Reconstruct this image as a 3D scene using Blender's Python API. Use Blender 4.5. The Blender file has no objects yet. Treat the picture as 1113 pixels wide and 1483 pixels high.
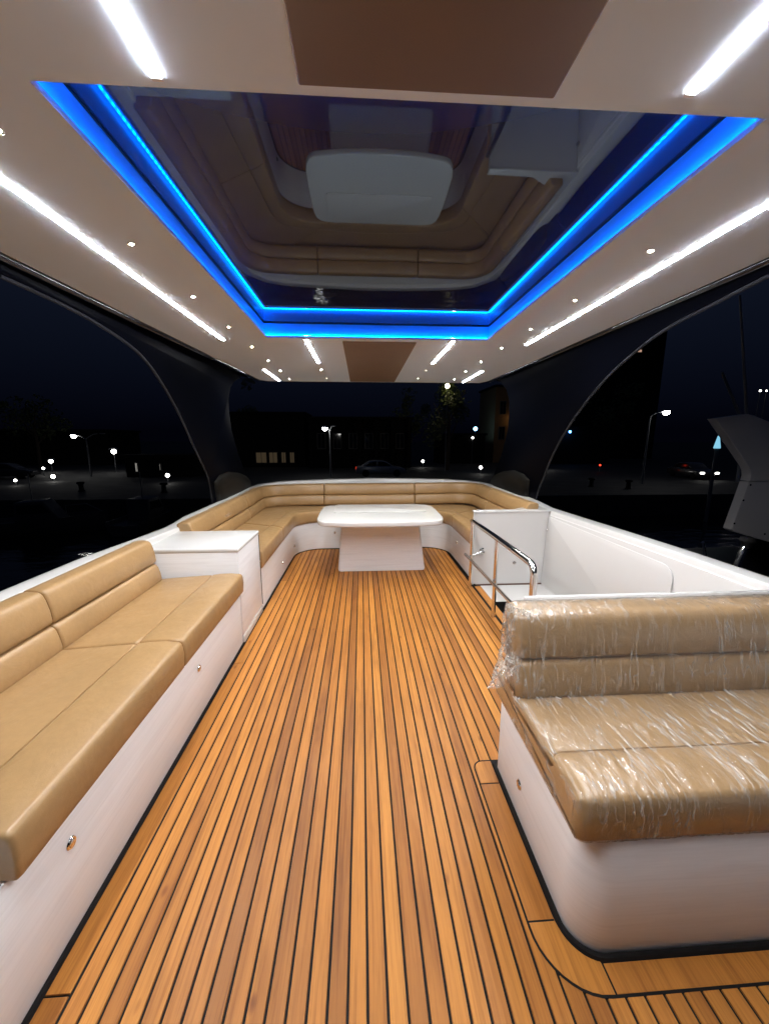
import bpy, bmesh, math, random
from mathutils import Vector, Matrix, noise
random.seed(7)
C = bpy.context.scene.collection
SC = bpy.context.scene

# ------------------------------------------------------------------ camera
cam_d = bpy.data.cameras.new('camera'); cam = bpy.data.objects.new('camera', cam_d); C.objects.link(cam)
cam_d.sensor_fit = 'VERTICAL'; cam_d.sensor_height = 36; cam_d.lens = 557 / 1483 * 36
cam_d.clip_start = 0.02; cam_d.clip_end = 2000
R_ = Vector((0.99825743, -0.05900929, 0.0)); U_ = Vector((0.01088102, 0.18407375, 0.98285221)); F_ = Vector((0.05799741, 0.98113952, -0.18439507))
cam.matrix_world = Matrix(((R_.x, U_.x, -F_.x, 0), (R_.y, U_.y, -F_.y, 0), (R_.z, U_.z, -F_.z, 1.35), (0, 0, 0, 1)))
SC.camera = cam

# ------------------------------------------------------------------ night sky, moonless; exposure
world = bpy.data.worlds.new('World'); SC.world = world; world.use_nodes = True
nt = world.node_tree; bg = nt.nodes['Background']
tc_ = nt.nodes.new('ShaderNodeTexCoord'); sp_ = nt.nodes.new('ShaderNodeSeparateXYZ'); nt.links.new(tc_.outputs['Generated'], sp_.inputs[0])
rp_ = nt.nodes.new('ShaderNodeValToRGB'); nt.links.new(sp_.outputs[2], rp_.inputs[0])
e_ = rp_.color_ramp.elements; e_[0].position = 0.02; e_[0].color = (0.0006, 0.0007, 0.0022, 1); e_[1].position = 0.30; e_[1].color = (0.0042, 0.0062, 0.0135, 1)
nt.links.new(rp_.outputs[0], bg.inputs[0]); bg.inputs[1].default_value = 1.0
SC.view_settings.view_transform = 'Standard'; SC.view_settings.look = 'None'
SC.view_settings.exposure = 0.14; SC.view_settings.gamma = 1.0; SC.view_settings.use_curve_mapping = False
SC.render.engine = 'CYCLES'
SC.cycles.use_denoising = True
SC.cycles.max_bounces = 8; SC.cycles.transparent_max_bounces = 12; SC.cycles.sample_clamp_indirect = 6.0
SC.cycles.caustics_reflective = False; SC.cycles.caustics_refractive = False

WHITE_LED = 215.0       # radiance of the ceiling light strips
BLUE_LED = 68.0

# ------------------------------------------------------------------ materials
def lin(r, g, b):
    f = lambda c: ((c / 255 + 0.055) / 1.055) ** 2.4 if c > 10 else c / 255 / 12.92
    return (f(r), f(g), f(b), 1)

def mat(name, col, rough=0.5, metal=0.0, spec=0.5, coat=0.0, coat_rough=0.05, ior=None, emit=None, estr=0.0):
    m = bpy.data.materials.new(name); m.use_nodes = True
    b = m.node_tree.nodes['Principled BSDF']
    b.inputs['Base Color'].default_value = (*col[:3], 1); b.inputs['Roughness'].default_value = rough
    b.inputs['Metallic'].default_value = metal; b.inputs['Specular IOR Level'].default_value = spec
    b.inputs['Coat Weight'].default_value = coat; b.inputs['Coat Roughness'].default_value = coat_rough
    if ior: b.inputs['IOR'].default_value = ior
    if emit:
        b.inputs['Emission Color'].default_value = (*emit[:3], 1); b.inputs['Emission Strength'].default_value = estr
    return m

class N:
    """tiny node helper on a material"""
    def __init__(s, m): s.m = m; s.t = m.node_tree; s.b = s.t.nodes.get('Principled BSDF')
    def n(s, typ, **kw):
        o = s.t.nodes.new(typ)
        for k, v in kw.items():
            if k in o.inputs.keys() if hasattr(o.inputs, 'keys') else False: o.inputs[k].default_value = v
            else: setattr(o, k, v)
        return o
    def l(s, a, b): s.t.links.new(a, b)
    def coords(s, scale=(1, 1, 1), rot=(0, 0, 0)):
        tc = s.n('ShaderNodeTexCoord'); mp = s.n('ShaderNodeMapping')
        mp.inputs['Scale'].default_value = scale; mp.inputs['Rotation'].default_value = rot
        s.l(tc.outputs['Object'], mp.inputs['Vector']); return mp.outputs[0]
    def noise(s, vec, scale=5, detail=4, rough=0.55, dist=0.0):
        o = s.n('ShaderNodeTexNoise'); o.inputs['Scale'].default_value = scale; o.inputs['Detail'].default_value = detail
        o.inputs['Roughness'].default_value = rough; o.inputs['Distortion'].default_value = dist
        s.l(vec, o.inputs['Vector']); return o.outputs['Fac']
    def ramp(s, fac, stops):
        o = s.n('ShaderNodeValToRGB'); e = o.color_ramp.elements
        while len(e) < len(stops): e.new(0.5)
        for i, (p, c) in enumerate(stops):
            e[i].position = p; e[i].color = c if len(c) == 4 else (*c, 1)
        s.l(fac, o.inputs[0]); return o.outputs[0]
    def mix(s, a, b, fac, blend='MIX'):
        o = s.n('ShaderNodeMix', data_type='RGBA', blend_type=blend)
        for i, v in ((0, fac), (6, a), (7, b)):
            if hasattr(v, 'links'): s.l(v, o.inputs[i])
            else: o.inputs[i].default_value = v
        return o.outputs[2]
    def math(s, op, a, b=0.0, c=0.0):
        o = s.n('ShaderNodeMath', operation=op)
        for i, v in enumerate((a, b, c)):
            if hasattr(v, 'links'): s.l(v, o.inputs[i])
            else: o.inputs[i].default_value = v
        return o.outputs[0]
    def bump(s, h, strength=0.2, dist=0.01, inp=None):
        o = s.n('ShaderNodeBump'); o.inputs['Strength'].default_value = strength; o.inputs['Distance'].default_value = dist
        s.l(h, o.inputs['Height'])
        if inp is not None: s.l(inp, o.inputs['Normal'])
        s.l(o.outputs[0], s.b.inputs['Normal']); return o.outputs[0]

G = lambda v: (v, v, v, 1)

def m_leather(name='tan_leather', base=(0.395, 0.243, 0.109)):
    m = mat(name, base, rough=0.36, spec=0.5); k = N(m)
    v = k.coords()
    big = k.noise(v, 3.5, 3)
    f = k.noise(v, 60, 3)
    c = k.ramp(big, [(0.3, tuple(x * 0.90 for x in base)), (0.7, tuple(min(1, x * 1.08) for x in base))])
    c = k.mix(c, k.ramp(f, [(0.35, G(0.86)), (0.65, G(1.0))]), 0.5, 'MULTIPLY')
    k.l(c, k.b.inputs['Base Color'])
    k.l(k.ramp(k.noise(v, 25, 3), [(0.3, G(0.31)), (0.7, G(0.41))]), k.b.inputs['Roughness'])
    wr = k.noise(k.coords((1, 0.6, 1)), 9, 4, 0.6, 0.6)
    vo = k.n('ShaderNodeTexVoronoi'); vo.inputs['Scale'].default_value = 330; k.l(v, vo.inputs['Vector'])
    n1 = k.bump(wr, 0.32, 0.012)
    k.bump(vo.outputs['Distance'], 0.10, 0.0015, n1)
    return m

def m_teak():
    m = mat('teak', (0.5, 0.24, 0.08), rough=0.5, spec=0.35); k = N(m)
    geo = k.n('ShaderNodeNewGeometry')
    tone = k.ramp(geo.outputs['Random Per Island'], [(0.0, (0.30, 0.111, 0.020)), (0.25, (0.41, 0.157, 0.027)), (0.65, (0.485, 0.193, 0.033)), (1.0, (0.55, 0.232, 0.043))])
    off = k.math('MULTIPLY', geo.outputs['Random Per Island'], 37.0)
    tc = k.n('ShaderNodeTexCoord')
    cv = k.n('ShaderNodeCombineXYZ'); k.l(off, cv.inputs[2]); k.l(off, cv.inputs[1])
    ad = k.n('ShaderNodeVectorMath', operation='ADD'); k.l(tc.outputs['Object'], ad.inputs[0]); k.l(cv.outputs[0], ad.inputs[1])
    def mp(sc):
        o = k.n('ShaderNodeMapping'); o.inputs['Scale'].default_value = sc; k.l(ad.outputs[0], o.inputs[0]); return o.outputs[0]
    g1 = k.noise(mp((90, 2.2, 1)), 1.0, 6, 0.65, 0.5)
    g2 = k.noise(mp((260, 9, 1)), 1.0, 3, 0.6)
    bl = k.noise(mp((9, 1.3, 1)), 1.0, 4, 0.6, 0.4)
    c = k.mix(tone, k.ramp(g1, [(0.32, (0.66, 0.58, 0.48)), (0.50, (0.97, 0.97, 0.97)), (0.72, (1.08, 1.09, 1.10))]), 0.85, 'MULTIPLY')
    c = k.mix(c, k.ramp(g2, [(0.30, (0.72, 0.66, 0.60)), (0.55, (1, 1, 1))]), 0.55, 'MULTIPLY')
    c = k.mix(c, k.ramp(bl, [(0.30, (0.62, 0.55, 0.50)), (0.50, (1, 1, 1)), (0.75, (1.08, 1.06, 1.02))]), 0.85, 'MULTIPLY')
    vo = k.n('ShaderNodeTexVoronoi'); vo.inputs['Scale'].default_value = 1.0
    k.l(mp((7, 3.2, 1)), vo.inputs['Vector'])
    kn = k.ramp(vo.outputs['Distance'], [(0.0, (0.35, 0.25, 0.2)), (0.035, (0.55, 0.45, 0.4)), (0.075, (1, 1, 1))])
    c = k.mix(c, kn, 0.8, 'MULTIPLY')
    k.l(c, k.b.inputs['Base Color'])
    k.l(k.mix(k.ramp(g1, [(0.3, G(0.56)), (0.7, G(0.42))]), k.ramp(k.noise(k.coords((2.2, 1.6, 1)), 1.0, 5, 0.6), [(0.35, G(0.32)), (0.65, G(0.62))]), 0.5), k.b.inputs['Roughness'])
    k.bump(g1, 0.25, 0.0015)
    return m

def m_laminate(name='pale_wood_laminate', sc=(1.6, 1.6, 30)):
    m = mat(name, (0.72, 0.665, 0.655), rough=0.36, spec=0.4); k = N(m)
    w = k.noise(k.coords(sc), 1.0, 5, 0.6, 0.9)
    w2 = k.noise(k.coords((sc[0] * 5, sc[1] * 2, sc[2] * 5)), 1.0, 3, 0.6)
    c = k.ramp(w, [(0.34, (0.82, 0.83, 0.87)), (0.47, (0.865, 0.88, 0.92)), (0.62, (0.88, 0.895, 0.935))])
    c = k.mix(c, k.ramp(w2, [(0.35, G(0.93)), (0.6, G(1.0))]), 0.6, 'MULTIPLY')
    k.l(c, k.b.inputs['Base Color']); k.bump(w2, 0.04, 0.002)
    return m

def m_gelcoat(name='white_gelcoat', c=(0.66, 0.655, 0.65), rough=0.2):
    m = mat(name, c, rough=rough, spec=0.5); k = N(m)
    v = k.coords()
    k.l(k.ramp(k.noise(v, 6, 3), [(0.3, G(rough * 0.9)), (0.75, G(rough * 1.25))]), k.b.inputs['Roughness'])
    k.bump(k.noise(v, 2.2, 2), 0.06, 0.02)
    return m

def m_ceiling():
    m = mat('ceiling_vinyl', (0.70, 0.80, 0.95), rough=0.33, spec=0.45); k = N(m)
    k.l(k.ramp(k.noise(k.coords(), 3, 3), [(0.3, G(0.30)), (0.7, G(0.38))]), k.b.inputs['Roughness'])
    return m

def m_headliner():
    m = mat('brown_headliner', (0.155, 0.092, 0.053), rough=0.6, spec=0.3); k = N(m); v = k.coords()
    c = k.ramp(k.noise(v, 4, 3), [(0.3, (0.148, 0.087, 0.050)), (0.7, (0.162, 0.097, 0.056))])
    k.l(k.mix(c, k.ramp(k.noise(v, 420, 2), [(0.35, G(0.9)), (0.65, G(1.0))]), 0.6, 'MULTIPLY'), k.b.inputs['Base Color'])
    return m

def m_emit(name, col, strength):
    m = bpy.data.materials.new(name); m.use_nodes = True; t = m.node_tree; t.nodes.clear()
    o = t.nodes.new('ShaderNodeOutputMaterial'); e = t.nodes.new('ShaderNodeEmission')
    e.inputs[0].default_value = (*col[:3], 1); e.inputs[1].default_value = strength
    t.links.new(e.outputs[0], o.inputs[0]); return m

def m_led_tape():
    m = m_emit('blue_led_tape', (0.0, 0.20, 1.0), BLUE_LED); t = m.node_tree
    e = [n for n in t.nodes if n.type == 'EMISSION'][0]
    tc = t.nodes.new('ShaderNodeTexCoord'); sp = t.nodes.new('ShaderNodeSeparateXYZ'); t.links.new(tc.outputs['Object'], sp.inputs[0])
    a = t.nodes.new('ShaderNodeMath'); a.operation = 'ADD'; t.links.new(sp.outputs[0], a.inputs[0]); t.links.new(sp.outputs[1], a.inputs[1])
    mu = t.nodes.new('ShaderNodeMath'); mu.operation = 'MULTIPLY'; mu.inputs[1].default_value = 2 * math.pi / 0.022; t.links.new(a.outputs[0], mu.inputs[0])
    si = t.nodes.new('ShaderNodeMath'); si.operation = 'SINE'; t.links.new(mu.outputs[0], si.inputs[0])
    ma = t.nodes.new('ShaderNodeMath'); ma.operation = 'MULTIPLY_ADD'; ma.inputs[1].default_value = BLUE_LED * 0.45; ma.inputs[2].default_value = BLUE_LED
    t.links.new(si.outputs[0], ma.inputs[0]); t.links.new(ma.outputs[0], e.inputs[1])
    return m

def m_film(name, sets, amount=1.0, gloss=0.55, haze=0.03, patch_lo=0.46):
    """thin clear stretch film: see-through, soft shine, fine pale creases along the pull"""
    m = bpy.data.materials.new(name); m.use_nodes = True; k = N(m); t = m.node_tree
    t.nodes.remove(k.b); out = [n for n in t.nodes if n.type == 'OUTPUT_MATERIAL'][0]
    lines = None
    for i, (sc, rot, sharp, lo) in enumerate(sets):
        v = k.coords(sc, rot)
        n = k.noise(v, 1.0, 2.5, 0.5, 0.35)
        ln = k.math('MAXIMUM', k.math('SUBTRACT', 1.0, k.math('MULTIPLY', k.math('ABSOLUTE', k.math('SUBTRACT', n, 0.5)), sharp)), 0.0)
        br = k.ramp(k.noise(k.coords(tuple(x * 0.45 + 2.5 for x in sc), rot), 1.0, 3, 0.6), [(lo, G(0.0)), (lo + 0.14, G(1.0))])
        ln = k.math('MULTIPLY', ln, br)
        lines = ln if lines is None else k.math('MAXIMUM', lines, ln)
    area = k.ramp(k.noise(k.coords((5, 5, 5)), 1.0, 3, 0.55), [(patch_lo - 0.12, G(0.15)), (patch_lo + 0.14, G(1.0))])
    lines = k.math('MULTIPLY', lines, area)
    bp = k.n('ShaderNodeBump'); bp.inputs['Strength'].default_value = 0.8; bp.inputs['Distance'].default_value = 0.003
    k.l(lines, bp.inputs['Height'])
    soft = k.n('ShaderNodeBump'); soft.inputs['Strength'].default_value = 0.22; soft.inputs['Distance'].default_value = 0.004
    k.l(k.noise(k.coords(tuple(x * 0.6 for x in sets[0][0]), sets[0][1]), 1.0, 3, 0.5), soft.inputs['Height']); k.l(bp.outputs[0], soft.inputs['Normal'])
    tr = k.n('ShaderNodeBsdfTransparent'); tr.inputs[0].default_value = (0.97, 0.97, 0.97, 1)
    gl = k.n('ShaderNodeBsdfGlossy'); gl.inputs['Roughness'].default_value = 0.21; gl.inputs[0].default_value = (1, 1, 1, 1); k.l(soft.outputs[0], gl.inputs['Normal'])
    d2 = k.n('ShaderNodeBsdfDiffuse'); d2.inputs[0].default_value = (0.92, 0.87, 0.80, 1); k.l(bp.outputs[0], d2.inputs['Normal'])
    lw = k.n('ShaderNodeLayerWeight'); lw.inputs['Blend'].default_value = 0.5; k.l(soft.outputs[0], lw.inputs['Normal'])
    shine = k.math('MULTIPLY_ADD', k.math('POWER', lw.outputs['Facing'], 4.0), 0.85, 0.036)
    m1 = k.n('ShaderNodeMixShader'); k.l(k.math('MULTIPLY', shine, gloss), m1.inputs[0]); k.l(tr.outputs[0], m1.inputs[1]); k.l(gl.outputs[0], m1.inputs[2])
    milky = k.math('MINIMUM', k.math('MULTIPLY_ADD', lines, 0.75 * amount, haze), 0.85)
    m2 = k.n('ShaderNodeMixShader'); k.l(milky, m2.inputs[0]); k.l(m1.outputs[0], m2.inputs[1]); k.l(d2.outputs[0], m2.inputs[2])
    k.l(m2.outputs[0], out.inputs[0])
    return m

M = dict(
    leather=m_leather(), teak=m_teak(), laminate=m_laminate(), laminate_x=m_laminate('pale_wood_laminate_crosswise', (1.2, 1.2, 22)),
    gel=m_gelcoat(), ceil=m_ceiling(), caulk=mat('black_caulk', (0.008, 0.007, 0.007), 0.7, spec=0.2),
    brownpanel=m_headliner(),
    chrome=mat('chrome', (0.86, 0.84, 0.82), 0.12, 1.0), black=mat('black_gloss', (0.0012, 0.0016, 0.0034), 0.38, spec=0.5, ior=1.06),
    darkgrey=mat('dark_grey_gelcoat', (0.010, 0.0095, 0.0085), 0.5, ior=1.15), pipe=mat('dark_welt', (0.10, 0.06, 0.03), 0.6),
    glass=mat('tinted_glass', (0.016, 0.017, 0.027), 0.012, ior=1.44), led=m_emit('white_led', (0.955, 0.965, 1.0), WHITE_LED),
    alu=mat('light_housing', (0.75, 0.73, 0.72), 0.35, 0.0), tape=m_led_tape(), cove=mat('cove_glow_tint', (0.07, 0.42, 0.80), 0.3, spec=0.5),  # white cove wall; blue of the LED glow put into its colour
    rim=mat('rim_black_gloss', (0.004, 0.005, 0.008), 0.08),
    mark=mat('embossed_leather', (0.46, 0.33, 0.20), 0.4),
    lit_edge=mat('painted_edge_light', (0.018, 0.019, 0.024), 0.45, ior=1.2),  # light along the fin edge put into a lighter grey
    spot=m_emit('warm_spot', (1.0, 0.93, 0.70), 5600.0), holed=mat('shaft_black', (0.006, 0.006, 0.006), 0.6),
)

M['glass'].node_tree.nodes['Principled BSDF'].inputs['Specular Tint'].default_value = (0.47, 0.77, 1.0, 1)

# ------------------------------------------------------------------ mesh helpers
def link(o, parent=None):
    C.objects.link(o)
    if parent is not None: o.parent = parent
    return o

def obj(name, verts, faces, mats, parent=None, smooth=True, angle=38, mi=None, offset=None):
    """one mesh object from world coordinates; a part is stored relative to its parent's base"""
    off = Vector(parent.location) if parent is not None else Vector((0, 0, 0))
    me = bpy.data.meshes.new(name)
    me.from_pydata([tuple(Vector(v) - off) for v in verts], [], faces)
    if not isinstance(mats, (list, tuple)): mats = [mats]
    for m in mats: me.materials.append(m)
    bm = bmesh.new(); bm.from_mesh(me); bmesh.ops.recalc_face_normals(bm, faces=bm.faces)
    bm.to_mesh(me); bm.free()
    if mi:
        for p, i in zip(me.polygons, mi): p.material_index = i
    if smooth:
        me.shade_smooth(); me.set_sharp_from_angle(angle=math.radians(angle))
    me.update()
    return link(bpy.data.objects.new(name, me), parent)

class MB:
    def __init__(s): s.v = []; s.f = []; s.mi = []
    def add(s, v, f, m=0):
        o = len(s.v); s.v += [tuple(x) for x in v]; s.f += [tuple(i + o for i in q) for q in f]; s.mi += [m] * len(f)
    def bm(s, b, m=0):
        b.verts.ensure_lookup_table(); b.verts.index_update()
        s.add([v.co[:] for v in b.verts], [[v.index for v in f.verts] for f in b.faces], m); b.free()
    def box(s, x0, x1, y0, y1, z0, z1, bev=0.0, seg=2, m=0, rot=None):
        b = bmesh.new(); bmesh.ops.create_cube(b, size=1)
        for v in b.verts: v.co = Vector((v.co.x * (x1 - x0), v.co.y * (y1 - y0), v.co.z * (z1 - z0)))
        if bev: bmesh.ops.bevel(b, geom=b.edges[:], offset=bev, segments=seg, profile=0.5, affect='EDGES')
        c = Vector(((x0 + x1) / 2, (y0 + y1) / 2, (z0 + z1) / 2))
        for v in b.verts: v.co = (rot @ v.co if rot else v.co) + c
        s.bm(b, m)
    def prism(s, pts, z0, z1, bev=0.0, seg=2, axis='z', m=0):
        """extruded outline; axis x: pts are (y,z) between x=z0..z1; axis y: pts (x,z)"""
        f = {'z': lambda p, w: (p[0], p[1], w), 'x': lambda p, w: (w, p[0], p[1]), 'y': lambda p, w: (p[0], w, p[1])}[axis]
        b = bmesh.new(); lo = [b.verts.new(f(p, z0)) for p in pts]; hi = [b.verts.new(f(p, z1)) for p in pts]; n = len(pts)
        b.faces.new(lo[::-1]); b.faces.new(hi)
        for i in range(n): b.faces.new((lo[i], lo[(i + 1) % n], hi[(i + 1) % n], hi[i]))
        bmesh.ops.recalc_face_normals(b, faces=b.faces)
        if bev:
            es = [e for e in b.edges if (e.verts[0] in lo) == (e.verts[1] in lo)]
            bmesh.ops.bevel(b, geom=es, offset=bev, segments=seg, profile=0.5, affect='EDGES')
        s.bm(b, m)
    def tube(s, pts, r, n=12, m=0, cap=True):
        pts = [Vector(p) for p in pts]; rs = r if isinstance(r, (list, tuple)) else [r] * len(pts)
        rings = []; prev = None
        for i, p in enumerate(pts):
            d = (pts[min(i + 1, len(pts) - 1)] - pts[max(i - 1, 0)]).normalized()
            if prev is None:
                a = d.cross(Vector((0, 0, 1)) if abs(d.z) < 0.9 else Vector((1, 0, 0))).normalized()
            else: a = (prev - d * prev.dot(d)).normalized()
            prev = a; bb = d.cross(a)
            rings.append([p + (a * math.cos(2 * math.pi * j / n) + bb * math.sin(2 * math.pi * j / n)) * rs[i] for j in range(n)])
        v = [q for ring in rings for q in ring]; f = []
        for i in range(len(rings) - 1):
            for j in range(n): f.append((i * n + j, i * n + (j + 1) % n, (i + 1) * n + (j + 1) % n, (i + 1) * n + j))
        if cap: f.append(tuple(range(n))[::-1]); f.append(tuple((len(rings) - 1) * n + j for j in range(n)))
        s.add(v, f, m)
    def lathe(s, prof, c=(0, 0, 0), axis=Vector((0, 0, 1)), n=20, m=0):
        """prof: (radius, height along axis)"""
        axis = axis.normalized(); a = axis.orthogonal().normalized(); b = axis.cross(a); c = Vector(c)
        v = []; f = []
        for r, h in prof:
            for j in range(n): v.append(c + axis * h + (a * math.cos(2 * math.pi * j / n) + b * math.sin(2 * math.pi * j / n)) * r)
        for i in range(len(prof) - 1):
            for j in range(n): f.append((i * n + j, i * n + (j + 1) % n, (i + 1) * n + (j + 1) % n, (i + 1) * n + j))
        f.append(tuple(range(n))[::-1]); f.append(tuple((len(prof) - 1) * n + j for j in range(n)))
        s.add(v, f, m)
    def build(s, name, mats, parent=None, smooth=True, angle=38):
        return obj(name, s.v, s.f, mats, parent, smooth, angle, s.mi)

def tag(o, label, cat, group=None, kind=None):
    o['label'] = label; o['category'] = cat
    if group: o['group'] = group
    if kind: o['kind'] = kind
    return o
def thing(name, loc, label, cat, group=None):
    o = bpy.data.objects.new(name, None); o.empty_display_size = 0.1; C.objects.link(o); o.location = loc
    bpy.context.view_layer.update()
    return tag(o, label, cat, group)
def struct(o): o['kind'] = 'structure'; return o
def copy_tree(o, parent=None):
    c = o.copy(); C.objects.link(c)
    if parent is not None: c.parent = parent
    for ch in o.children: copy_tree(ch, c)
    return c

def arc(cx, cy, r, a0, a1, n=10):
    return [(cx + r * math.cos(math.radians(a0 + (a1 - a0) * i / n)), cy + r * math.sin(math.radians(a0 + (a1 - a0) * i / n))) for i in range(n + 1)]
def rrect(x0, x1, y0, y1, r, n=6):
    rs = r if isinstance(r, (list, tuple)) else [r] * 4      # corners: x1y1, x0y1, x0y0, x1y0
    return (arc(x1 - rs[0], y1 - rs[0], rs[0], 0, 90, n) + arc(x0 + rs[1], y1 - rs[1], rs[1], 90, 180, n)
            + arc(x0 + rs[2], y0 + rs[2], rs[2], 180, 270, n) + arc(x1 - rs[3], y0 + rs[3], rs[3], 270, 360, n))

class Path:
    """inner line I and outer line O (same number of points), walked by arc length of the mean line"""
    def __init__(s, I, O):
        s.I = [Vector(p).to_3d() if len(p) == 2 else Vector(p) for p in I]; s.O = [Vector(p).to_3d() if len(p) == 2 else Vector(p) for p in O]
        s.s = [0.0]
        for i in range(1, len(I)):
            s.s.append(s.s[-1] + 0.5 * ((s.I[i] - s.I[i - 1]).length + (s.O[i] - s.O[i - 1]).length))
        s.len = s.s[-1]
    def at(s, d):
        d = min(max(d, 0), s.len); i = 0
        while i < len(s.s) - 2 and s.s[i + 1] < d: i += 1
        t = (d - s.s[i]) / max(1e-9, s.s[i + 1] - s.s[i])
        return s.I[i].lerp(s.I[i + 1], t), s.O[i].lerp(s.O[i + 1], t)

def inset(prof, d):
    """move each point of a closed (u,v) outline inward by d"""
    n = len(prof); area = sum(prof[i][0] * prof[(i + 1) % n][1] - prof[(i + 1) % n][0] * prof[i][1] for i in range(n))
    sg = 1 if area > 0 else -1; out = []
    for i in range(n):
        p, q, r = prof[i - 1], prof[i], prof[(i + 1) % n]
        t = Vector((r[0] - p[0], r[1] - p[1]))
        t = t.normalized() if t.length > 1e-9 else Vector((1, 0))
        out.append((q[0] - t.y * sg * d, q[1] + t.x * sg * d))
    return out

def sweep(path, prof_fn, s0, s1, z=0.0, dz=None, step=0.06, er=0.015, ends=(True, True), disp=None, mb=None):
    """cushion: closed outline prof_fn(width)->[(u,v)] carried along the path with rounded ends"""
    st = []
    e = er
    if ends[0]: st += [(s0 + e * (1 - math.cos(a)), e * (1 - math.sin(a))) for a in (0.0, 0.35, 0.75, 1.15)]
    n = max(2, int((s1 - s0 - 2 * e) / step)); st += [(s0 + e + (s1 - s0 - 2 * e) * i / n, 0.0) for i in range(n + 1)]
    if ends[1]: st += [(s1 - e * (1 - math.cos(a)), e * (1 - math.sin(a))) for a in (1.15, 0.75, 0.35, 0.0)]
    v = []; f = []; k = 0
    for s, ins in st:
        I, O = path.at(s); w = (O - I).length; d = (O - I) / w
        pr = prof_fn(w)
        if ins: pr = inset(pr, ins)
        k = len(pr); zz = z + (dz(s) if dz else 0)
        for (u, h) in pr:
            p = Vector((I.x + d.x * u, I.y + d.y * u, I.z + zz + h))
            if disp: p = disp(p)
            v.append(p)
    m = len(st)
    for i in range(m - 1):
        for j in range(k): f.append((i * k + j, i * k + (j + 1) % k, (i + 1) * k + (j + 1) % k, (i + 1) * k + j))
    f.append(tuple(range(k))[::-1]); f.append(tuple((m - 1) * k + j for j in range(k)))
    if mb is None: mb = MB()
    mb.add(v, f); return mb

def seat_profile(h=0.145, roll=0.2, seam=True, r=0.018, tilt=0.022):
    def fn(w):
        p = [(0.010, 0.0), (0.0, 0.010)]
        p += [(-0.002, h * 0.3), (-0.005, h * 0.55), (-0.002, h - r - 0.006), (0.0, h - r)]
        p += [(r - r * math.cos(a), h - r + r * math.sin(a)) for a in (0.4, 0.8, 1.2)]
        p += [(r, h), (roll * 0.35, h + 0.006), (roll * 0.72, h + 0.004), (roll - 0.014, h - 0.001), (roll - 0.005, h - 0.004)]
        if seam: p += [(roll - 0.001, h - 0.017), (roll + 0.003, h - 0.006), (roll + 0.016, h - 0.004)]
        p += [(roll + (w - roll) * 0.3, h - 0.003 - tilt * 0.3), (roll + (w - roll) * 0.7, h - 0.003 - tilt * 0.7), (w - 0.01, h - 0.004 - tilt), (w, h - 0.02 - tilt), (w, 0.0)]
        return p
    return fn

def back_profile(h=0.285, g=0.135, lean=0.2, th=0.115, r=0.026):
    def fn(w):
        raw = [(0.02, 0.0), (0.004, 0.010), (-0.006, g * 0.3), (-0.008, g * 0.55), (-0.004, g - 0.022), (0.003, g - 0.009), (0.013, g - 0.0025), (0.026, g + 0.0005),
               (0.013, g + 0.0035), (0.003, g + 0.010), (-0.004, g + 0.022), (-0.008, g + (h - g) * 0.45), (-0.006, h - r - 0.012), (-0.003, h - r)]
        raw += [(-0.003 + r - r * math.cos(a), h - r + r * math.sin(a)) for a in (0.4, 0.8, 1.2)]
        raw += [(r, h), (th * 0.55, h + 0.003), (th - 0.022, h - 0.002), (th - 0.006, h - 0.014), (th, h - 0.04), (th, 0.0)]
        return [(u + lean * v, v) for u, v in raw]
    return fn

def latch(parent, c, nrm, r=0.017):
    mb = MB(); ax = Vector(nrm)
    mb.lathe([(r * 0.98, -0.004), (r, 0.002), (r * 0.86, 0.005), (r * 0.62, 0.004), (r * 0.58, 0.001), (r * 0.5, 0.006), (r * 0.3, 0.008), (0.001, 0.008)], c, ax, 24)
    return mb.build('latch', M['chrome'], parent)

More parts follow.
